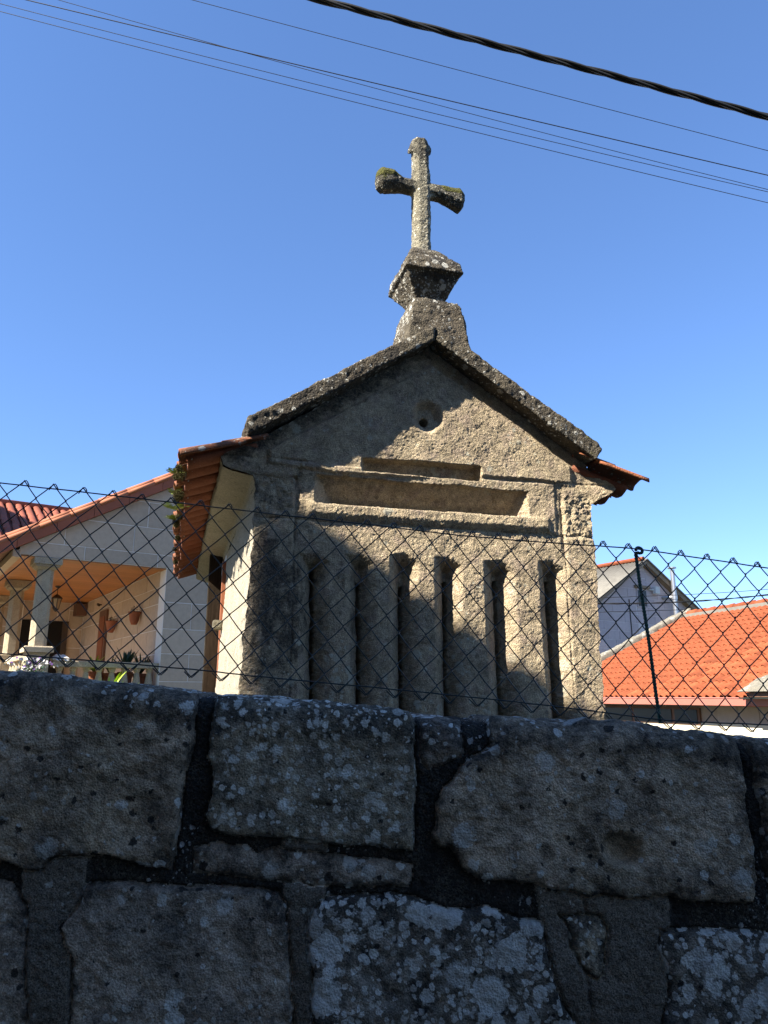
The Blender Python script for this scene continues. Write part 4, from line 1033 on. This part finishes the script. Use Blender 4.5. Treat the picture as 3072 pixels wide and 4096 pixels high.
def petals(seed, n, sx, sz, s0):
    rr = random.Random(seed); V = []; F = []
    for _ in range(n):
        c = Vector((rr.gauss(0, sx), rr.gauss(0, .06), rr.uniform(-.05, sz))); a = Vector((rr.gauss(0, 1), rr.gauss(0, 1), rr.gauss(0, 1))).normalized(); b_ = a.orthogonal().normalized(); c2 = a.cross(b_)
        k = len(V); s_ = s0 * rr.uniform(.6, 1.2)
        V += [tuple(c + (b_ * math.cos(t) + c2 * math.sin(t)) * s_) for t in (0, 1.26, 2.5, 3.77, 5.03)]; F.append(tuple(range(k, k + 5)))
    return mesh('flowers', V, F)
link('white_flowers', petals(1, 130, .16, .20, .022), M['petal_w'], e); link('purple_flowers', petals(2, 60, .10, .22, .018), M['petal_p'], e); link('foliage', clump(7, 300, .20, .05, 3), M['leaf'], e)
# pale crumpled cloth on the rail beside the column base
V = []; F = []; nx, ny_ = 22, 12
for j in range(ny_ + 1):
    for i in range(nx + 1):
        a, b_ = i / nx, j / ny_; hgt_ = .10 * math.sin(math.pi * b_) * (1 - .45 * a) * math.sin(math.pi * min(1, a * .9 + .12)) + .015 * math.sin(a * 17 + b_ * 9)
        V.append((a * .30, (b_ - .5) * .20, hgt_))
for j in range(ny_):
    for i in range(nx): a = j * (nx + 1) + i; F.append((a, a + 1, a + nx + 2, a + nx + 1))
o = link('cloth', mesh('cloth', V, F), M['white'], smooth=True); o.location = H.world(-2.30, .10, .50); o.rotation_euler = (0, 0, R(34))
s_ = o.modifiers.new('s', 'SOLIDIFY'); s_.thickness = .006
tag(o, 'crumpled white cloth lying on the rail right of the first column base', 'cloth')

# ------------------------------------------------------------------ the house with the orange roof
RF = Frame(3072, 15.5, 72)
rh = empty('orange_roof_house', label='low house with bright orange tiled roof and pink gutter, right of the granary', cat='house')
RF.place(rh)
TG = math.tan(R(24.7)); CG = math.cos(R(24.7)); WSL = 6.1; V0, V1 = -3.0, 9.3
pv = [(0, V0, -.06), (WSL, V0, -.06 + WSL * TG), (WSL, V1, -.06 + WSL * TG), (0, V1, -.06), (0, V0, -.14), (WSL, V0, -.14 + WSL * TG), (WSL, V1, -.14 + WSL * TG), (0, V1, -.14)]
link('roof', fix_normals(mesh('roof', pv, [(0, 1, 2, 3), (4, 7, 6, 5), (0, 4, 5, 1), (1, 5, 6, 2), (2, 6, 7, 3), (3, 7, 4, 0)])), M['roof_orange'], rh)
# one tile: a flat pan with a low roll, lapping the next
def ctile(L, W):
    V = []; F = []; n = 10; th = .016
    def prof_(s): 
        return .050 * max(0.0, math.sin(math.pi * min(1, max(0, (s - .42) / .58)))) ** .8 - .012 * math.sin(math.pi * min(1, s / .42))
    for t in (0, 1):
        for lay in (0, 1):
            for i in range(n + 1):
                s_ = i / n; V.append((t * L, (s_ - .5) * W * 1.04, prof_(s_) - lay * th + (1 - t) * .034))
    m = n + 1
    for i in range(n):
        F += [(i, i + 1, 2 * m + i + 1, 2 * m + i), (m + i, 3 * m + i, 3 * m + i + 1, m + i + 1), (i, m + i, m + i + 1, i + 1), (2 * m + i, 2 * m + i + 1, 3 * m + i + 1, 3 * m + i)]
    F += [(0, 2 * m, 3 * m, m), (n, m + n, 3 * m + n, 2 * m + n)]
    return V, F
TW_, TL = .225, .40
ncol = int((V1 - V0) / TW_); SLEN = WSL / CG; nrow = int(SLEN / TL)
Vt, Ft = ctile(TL * 1.12, TW_)
tm = fix_normals(mesh('roof_tile', Vt, Ft)); tm.materials.append(M['roof_orange'])
Pb, Fb, cand = [], [], []
ra = -R(24.7)
for i in range(ncol):
    for j in range(nrow):
        v_ = V0 + TW_ * (i + .5); s_ = j * TL
        u_ = -.06 + s_ * CG; z_ = -.06 + s_ * math.sin(R(24.7)) + .015
        vis = -1.0 < v_ < 7.2
        cand.append(((v_ + .5 * u_) if vis else 99 + v_, u_, v_, z_))
cand.sort()
rr = random.Random(77)
mt_ = Matrix.Rotation(ra, 3, 'Y')
for k, (_, u_, v_, z_) in enumerate(cand):
    jz = rr.uniform(-.004, .004); jy = rr.uniform(-.006, .006)
    if k < 300:
        o = bpy.data.objects.new('roof_tile', tm); COL.objects.link(o); o.parent = rh; o.location = (u_, v_ + jy, z_ + jz); o.rotation_euler = (rr.uniform(-.02, .02), ra, 0)
    else:
        n0 = len(Pb)
        for q_ in Vt:
            w_ = mt_ @ Vector(q_); Pb.append((w_.x + u_, w_.y + v_ + jy, w_.z + z_ + jz))
        Fb += [tuple(a + n0 for a in f_) for f_ in Ft]
tag(link('roof_tiles', fix_normals(mesh('roof_tiles', Pb, Fb)), M['roof_orange'], rh), kind='stuff')
nr = 28
for k in range(nr):
    a = V0 + (V1 - V0) * k / nr
    V, F = tube_vf([(WSL, a - .03, WSL * TG + .02), (WSL, a + (V1 - V0) / nr, WSL * TG + .0)], [.125, .105], 10)
    link('ridge_tile', mesh('ridge_tile', V, F), M['roof_orange'], rh, smooth=True)
box('ridge_mortar', WSL - .22, WSL - .06, V0, V1, WSL * TG - .14, WSL * TG - .012, M['corrug'], rh)
# stone coping along the far verge
cp = []
V, F = hull_vf([(-.1, V1 - .02, -.10), (-.1, V1 + .32, -.10), (-.1, V1 - .02, .16), (-.1, V1 + .32, .16), (WSL + .2, V1 - .02, WSL * TG - .1), (WSL + .2, V1 + .32, WSL * TG - .1), (WSL + .15, V1 - .02, WSL * TG + .24), (WSL + .15, V1 + .32, WSL * TG + .24)])
M['coping'] = stone_mat('pale coping stone', (0.176, 0.16, 0.124), (0.208, 0.192, 0.152), (0.12, 0.112, 0.088), crust=.22, lichen=.2, lich_scale=4, bump=1)
rock('coping', [(V, F)], .05, [(1.6, .05, 2), (6, .03, 2)], M['coping'], rh, None, 61, smooth_it=1)
# gutter, soffit, walls, window
V, F = join_vf([prism_vf([(-.16, -.20), (-.02, -.20), (-.02, -.19), (-.15, -.19), (-.165, -.045), (-.185, -.03), (-.20, -.045), (-.185, -.06)], 0, 1)])
V = [(a, V0 + b_ * (V1 - V0), c) for a, b_, c in V]; link('gutter', fix_normals(mesh('gutter', V, F)), M['gutter'], rh)
box('fascia', -.02, .01, V0, V1, -.215, -.07, M['gutter'], rh)
box('soffit', .012, .40, V0, V1, -.20, -.17, M['barge'], rh)
box('wall', .40, .70, V0, V1, -3.6, -.2, M['panel'], rh)
box('wall_band', .36, .40, V0, V1, -3.6, -.60, M['cream'], rh)
for k in range(7):
    va = 1.9 - k * .62
    box('wall_panel', .375, .40, va - .60, va, -.585, -.205, M['panel'], rh)
wn = box('window', .34, .398, 2.45, 6.6, -.66, -.27, M['brown'], rh)
for a, b_ in ((2.52, 3.30), (3.42, 4.9), (5.0, 6.5)): 
    o = link('pane', mesh('pane', *box_vf(.325, .338, a, b_, -.64, -.315)), M['glass'], wn)
# little stone canopy near the eave at the right edge
cn = empty('stone_canopy', RF.world(-.15, -.05, .0), R(18), 'small mossy stone canopy on the orange roof at the right edge', 'canopy')
V, F = hull_vf([(-.25, -.55, .08), (.75, -.55, .10), (.75, .55, .10), (-.25, .50, .08), (-.05, -.5, .16), (.75, -.5, .62), (.75, .35, .58), (-.05, .38, .14)])
rock('canopy_slab', [(V, F)], .03, [(3, .04, 2), (9, .02, 2)], M['coping'], cn, None, 63, smooth_it=1)
box('canopy_gap', -.10, .7, -.45, .35, -.02, .075, M['brown'], cn)
box('canopy_sill', -.22, .7, -.6, .45, -.05, -.030, M['vinyl'], cn)

# ------------------------------------------------------------------ grey gabled house far behind
QF = Frame(2565, 34, 56)
gh = empty('grey_house', label='grey concrete block house with corrugated roof and flue pipe, beyond the orange roof', cat='house')
QF.place(gh)
UA, ZA = .83, 6.12; SLL = (6.146 - 4.314) / (.812 + 2.336); SLQ = (6.146 - 3.943) / (4.75 - .812)
UL, URr = -3.1, 5.6
zl = lambda u: ZA - SLL * (UA - u); zr = lambda u: ZA - SLQ * (u - UA)
V, F = prism_vf([(UL, -3), (URr, -3), (URr, zr(URr)), (UA, ZA), (UL, zl(UL))], 0, 7); link('gable_wall', fix_normals(mesh('gable_wall', V, F)), M['block_mortar'], gh)
wu0, wz1 = QF.front(2300 + 520 * .465, 2100 + 522 * .465); wu1, wz0 = QF.front(2300 + 622 * .465, 2100 + 715 * .465)
zz = [4.833 - .40 * k for k in range(9, -1, -1)] + [5.23, 5.63, 6.03]
zz = [z_ for z_ in zz]
plq = [(-SLL, 1, ZA - SLL * UA - .04), (SLQ, 1, ZA + SLQ * UA - .04)]
for (a, b_, seed) in ((UL, wu0 - .02, 1), (wu1 + .02, URr, 2)): block_wall(gh, M['block'], [z_ for z_ in zz], .85, plq, a, b_, 0, joint=.03, proud=.015, name='block', seed=seed)
for (za, zb) in ((5.03, 5.35), (5.38, 5.75), (3.25, 3.62), (3.65, wz0 - .03)): block_wall(gh, M['block'], [za, zb], 1.2, plq, wu0 - .01, wu1 + .01, 0, joint=.02, proud=.015, name='block', seed=5)
wn = box('window', wu0, wu1, -.05, .02, wz0, wz1 - .12, M['block'], gh)
link('pane', mesh('pane', *box_vf(wu0 + .06, wu1 - .06, -.06, -.052, wz0 + .06, wz1 - .2)), M['glass'], wn)
box('window_lintel', wu0 - .15, wu1 + .15, -.16, .01, wz1 - .10, wz1 + .02, M['barge'], gh)
# corrugated left slope
V = []; F = []; na, nbv = 2, 160
for j in range(nbv + 1):
    v_ = -.35 + 7.5 * j / nbv; off = .035 * math.sin(2 * math.pi * v_ / .19)
    for (u_, z_) in ((-3.6, zl(-3.6) + .12), (UA + .02, ZA + .14)): V.append((u_, v_, z_ + off))
for j in range(nbv): a = 2 * j; F.append((a, a + 1, a + 3, a + 2))
o = link('corrugated_roof', mesh('corrugated_roof', V, F), M['corrug'], gh, smooth=True); m_ = o.modifiers.new('s', 'SOLIDIFY'); m_.thickness = .03
V, F = prism_vf([(-3.6, zl(-3.6) - .10), (UA, ZA - .06), (UA, ZA + .06), (-3.6, zl(-3.6) + .06)], -.32, .0); link('eave_board', fix_normals(mesh('eave_board', V, F)), M['barge'], gh)
V, F = prism_vf([(UA, ZA - .16), (URr + .4, zr(URr + .4) - .16), (URr + .4, zr(URr + .4) + .08), (UA, ZA + .08)], -.30, 7.1); link('roof', fix_normals(mesh('roof', V, F)), M['barge'], gh)
V, F = prism_vf([(UA - .02, ZA + .085), (URr + .5, zr(URr + .5) + .085), (URr + .5, zr(URr + .5) + .15), (UA - .02, ZA + .16)], -.36, 7.15); link('roof_sheet', fix_normals(mesh('roof_sheet', V, F)), M['corrug'], gh)
V, F = tube_vf([(UA - .1, -.2, ZA + .17), (UA - .1, 7.1, ZA + .17)], .10, 8); link('ridge_tile', mesh('ridge_tile', V, F), M['roof_orange'], gh)
V, F = join_vf([tube_vf([(2.42, -.5, 3.2), (2.42, -.5, 5.86)], .105, 12), tube_vf([(2.42, -.5, 5.93), (2.42, -.5, 5.98)], .20, 12), tube_vf([(2.42, -.5, 5.8), (2.42, -.5, 5.95)], .03, 6), tube_vf([(2.42, -.5, 4.55), (2.15, .0, 4.55)], .08, 8), tube_vf([(2.42, -.5, 4.45), (2.42, -.5, 4.7)], .135, 12)])
link('flue_pipe', mesh('flue_pipe', V, F), M['metal'], gh, smooth=False)
lu, lz_ = QF.front(2300 + 690 * .465, 2100 + 562 * .465, -.15)
o = box('floodlight', lu - .16, lu + .16, -.30, -.12, lz_ - .18, lz_ + .16, M['white'], gh, bevel=.02)
V, F = tube_vf([(lu - .35, 0, lz_ + .02), (lu - .15, -.18, lz_)], .04, 6); link('bracket', mesh('bracket', V, F), M['white'], o)
V, F = tube_vf([(-.35, -.03, 4.3), (-.33, -.03, 2.2)], .025, 5); link('drain_wire', mesh('drain_wire', V, F), M['iron'], gh)
V, F = box_vf(UA - 3, URr + 2, 7.0, 12, -3, 3.5); link('rear_wall', mesh('rear_wall', V, F), M['block'], gh)

# ------------------------------------------------------------------ overhead wires
def wire_obj(name, pix, dist, heading, r_, mat, label, cat, group=None, twist=0, pitch=.34, ext=12.0, seed=0):
    Fw = Frame(1536, dist, heading)
    uz = np.array([Fw.front(*p_) for p_ in pix]); deg = min(2, len(pix) - 1); cf = np.polyfit(uz[:, 0], uz[:, 1], deg)
    u0, u1 = uz[:, 0].min() - ext, uz[:, 0].max() + ext
    n = 400 if twist else 80
    us_ = np.linspace(u0, u1, n); 
    dcf = np.polyder(cf)
    def zz_(u):
        a, b_ = uz[:, 0].min() - .3, uz[:, 0].max() + .3
        if u < a: return np.polyval(cf, a) + np.polyval(dcf, a) * (u - a)
        if u > b_: return np.polyval(cf, b_) + np.polyval(dcf, b_) * (u - b_)
        return np.polyval(cf, u)
    ps = []
    if not twist:
        ps = [tube_vf([(u, 0, zz_(u)) for u in us_], r_, 6)]
    else:
        us_ = np.linspace(uz[:, 0].min() - 3, uz[:, 0].max() + 3, 700)
        for k in range(twist):
            pts = [(u, r_ * 1.05 * math.cos(2 * math.pi * (u / pitch + k / twist)), zz_(u) + r_ * 1.05 * math.sin(2 * math.pi * (u / pitch + k / twist))) for u in us_]
            ps.append(tube_vf(pts, r_, 7))
    if twist:
        e = empty(name, (0, 0, 0), 0, label, cat, group); Fw.place(e)
        for v_, f_ in ps: link('strand', mesh('strand', v_, f_), mat, e, smooth=True)
    else:
        V, F = ps[0]; o = link(name, mesh(name, V, F), mat, smooth=True); Fw.place(o); tag(o, label, cat, group)
wire_obj('twisted_cable', [(1256, -2), (1380, 26), (1561, 70), (1741, 115), (1922, 163), (2103, 208), (2272, 258), (2475, 312), (2667, 361), (2859, 415), (3072, 462)], 3.2, 86, .0092, M['cable'], 'thick black twisted power cable crossing the top right of the sky', 'power cable', twist=3, pitch=.70)
gw = 'thin overhead wires across the sky'
wire_obj('overhead_wire', [(0, 45), (1300, 381), (2103, 575), (3072, 812)], 7.5, 86, .0042, M['cable'], 'thin overhead wire, lowest of those crossing the sky', 'overhead wire', gw)
wire_obj('overhead_wire', [(0, 16), (1300, 339), (2103, 550), (3072, 765)], 7.8, 86, .0042, M['cable'], 'thin overhead wire just above the lowest one', 'overhead wire', gw)
wire_obj('overhead_wire', [(110, 0), (1300, 288), (2103, 472), (3072, 702)], 7.5, 86, .0062, M['cable'], 'slightly thicker overhead wire with a thinner one crossing it', 'overhead wire', gw)
wire_obj('overhead_wire', [(235, 0), (1300, 298), (2103, 513), (3072, 758)], 8.2, 86, .0042, M['cable'], 'thin overhead wire that crosses the slightly thicker one', 'overhead wire', gw)
wire_obj('overhead_wire', [(772, 0), (1300, 141), (2103, 350), (3072, 603)], 7.0, 86, .0040, M['cable'], 'topmost thin overhead wire, closest below the twisted cable', 'overhead wire', gw)
z5 = lambda a, b_: (2700 + a * .2242, 2250 + b_ * .2242)
z6_ = lambda a, b_: (2350 + a * .4352, 2200 + b_ * .4352)
wire_obj('far_wire', [z5(60, 578), z5(800, 540), z5(1659, 478)], 26, 86, .010, M['cable'], 'faint wire above the orange roof, uppermost of three', 'wire', 'wires above the orange roof', ext=6)
wire_obj('far_cable', [z6_(120, 492), z6_(700, 488), z6_(900, 472), z6_(1659, 412)], 26, 86, .016, M['cable'], 'thicker twisted cable passing in front of the grey gable', 'wire', 'wires above the orange roof', twist=2, pitch=1.6)
wire_obj('far_wire', [z5(320, 838), z5(700, 822), z5(1000, 805)], 27, 86, .011, M['cable'], 'faint wire just above the ridge of the orange roof', 'wire', 'wires above the orange roof', ext=6)

# ------------------------------------------------------------------ the house across the lane, behind the viewer: its eave shades the wall
A = G.world(-.19, 0, .64); Lc = Vector(LDIR)
Pe = A - Lc * 10.0
Dl = Vector(G.U * 1.0) ; Dl = Vector((Dl.x, Dl.y, -.64))
hd_ = Lc * 1.0 + Dl * (-Lc.z / .625) * -1.0
hd_ = Lc - Dl * (Lc.z / Dl.z); hd_.z = 0; hd_.normalize()
if hd_.x < 0: hd_ = -hd_
rzh = math.atan2(hd_.y, hd_.x)
bh = empty('lane_house', (Pe.x, Pe.y, 0), rzh, 'tall plastered house across the lane behind the viewer', 'house')
HT = Pe.z
# the near end of the house: seen from the sun it lines up with the left corner of the granary
Qc = G.world(-1.10, 0, 0); _a, _b = hd_.x, hd_.y; _c, _d = -Lc.x, -Lc.y
_det = _a * (-_d) - (-_c) * _b; _rx, _ry = Qc.x - Pe.x, Qc.y - Pe.y
XE = (_rx * (-_d) + _c * _ry) / _det
# local x along the eave, local -y away from the lane
box('wall', XE - .03, XE + 26, -8.4, -.05, -1.2, HT - .12, M['render'], bh)
V, F = hull_vf([(XE, 0, HT - .10), (XE + 27, 0, HT - .10), (XE, 0, HT), (XE + 27, 0, HT), (XE, -4.4, HT + 1.5), (XE + 27, -4.4, HT + 1.5), (XE, -8.8, HT), (XE + 27, -8.8, HT)]); link('roof', fix_normals(mesh('roof', V, F)), M['roof_red'], bh)
for k in range(6):
    for f_ in range(3):
        x0 = XE + 1.5 + k * 2.9; z0 = 1.0 + f_ * 2.7
        wn = box('window', x0, x0 + 1.0, -.05, .01, z0, z0 + 1.3, M['brown'], bh); link('pane', mesh('pane', *box_vf(x0 + .08, x0 + .92, .012, .02, z0 + .08, z0 + 1.22)), M['glass'], wn)
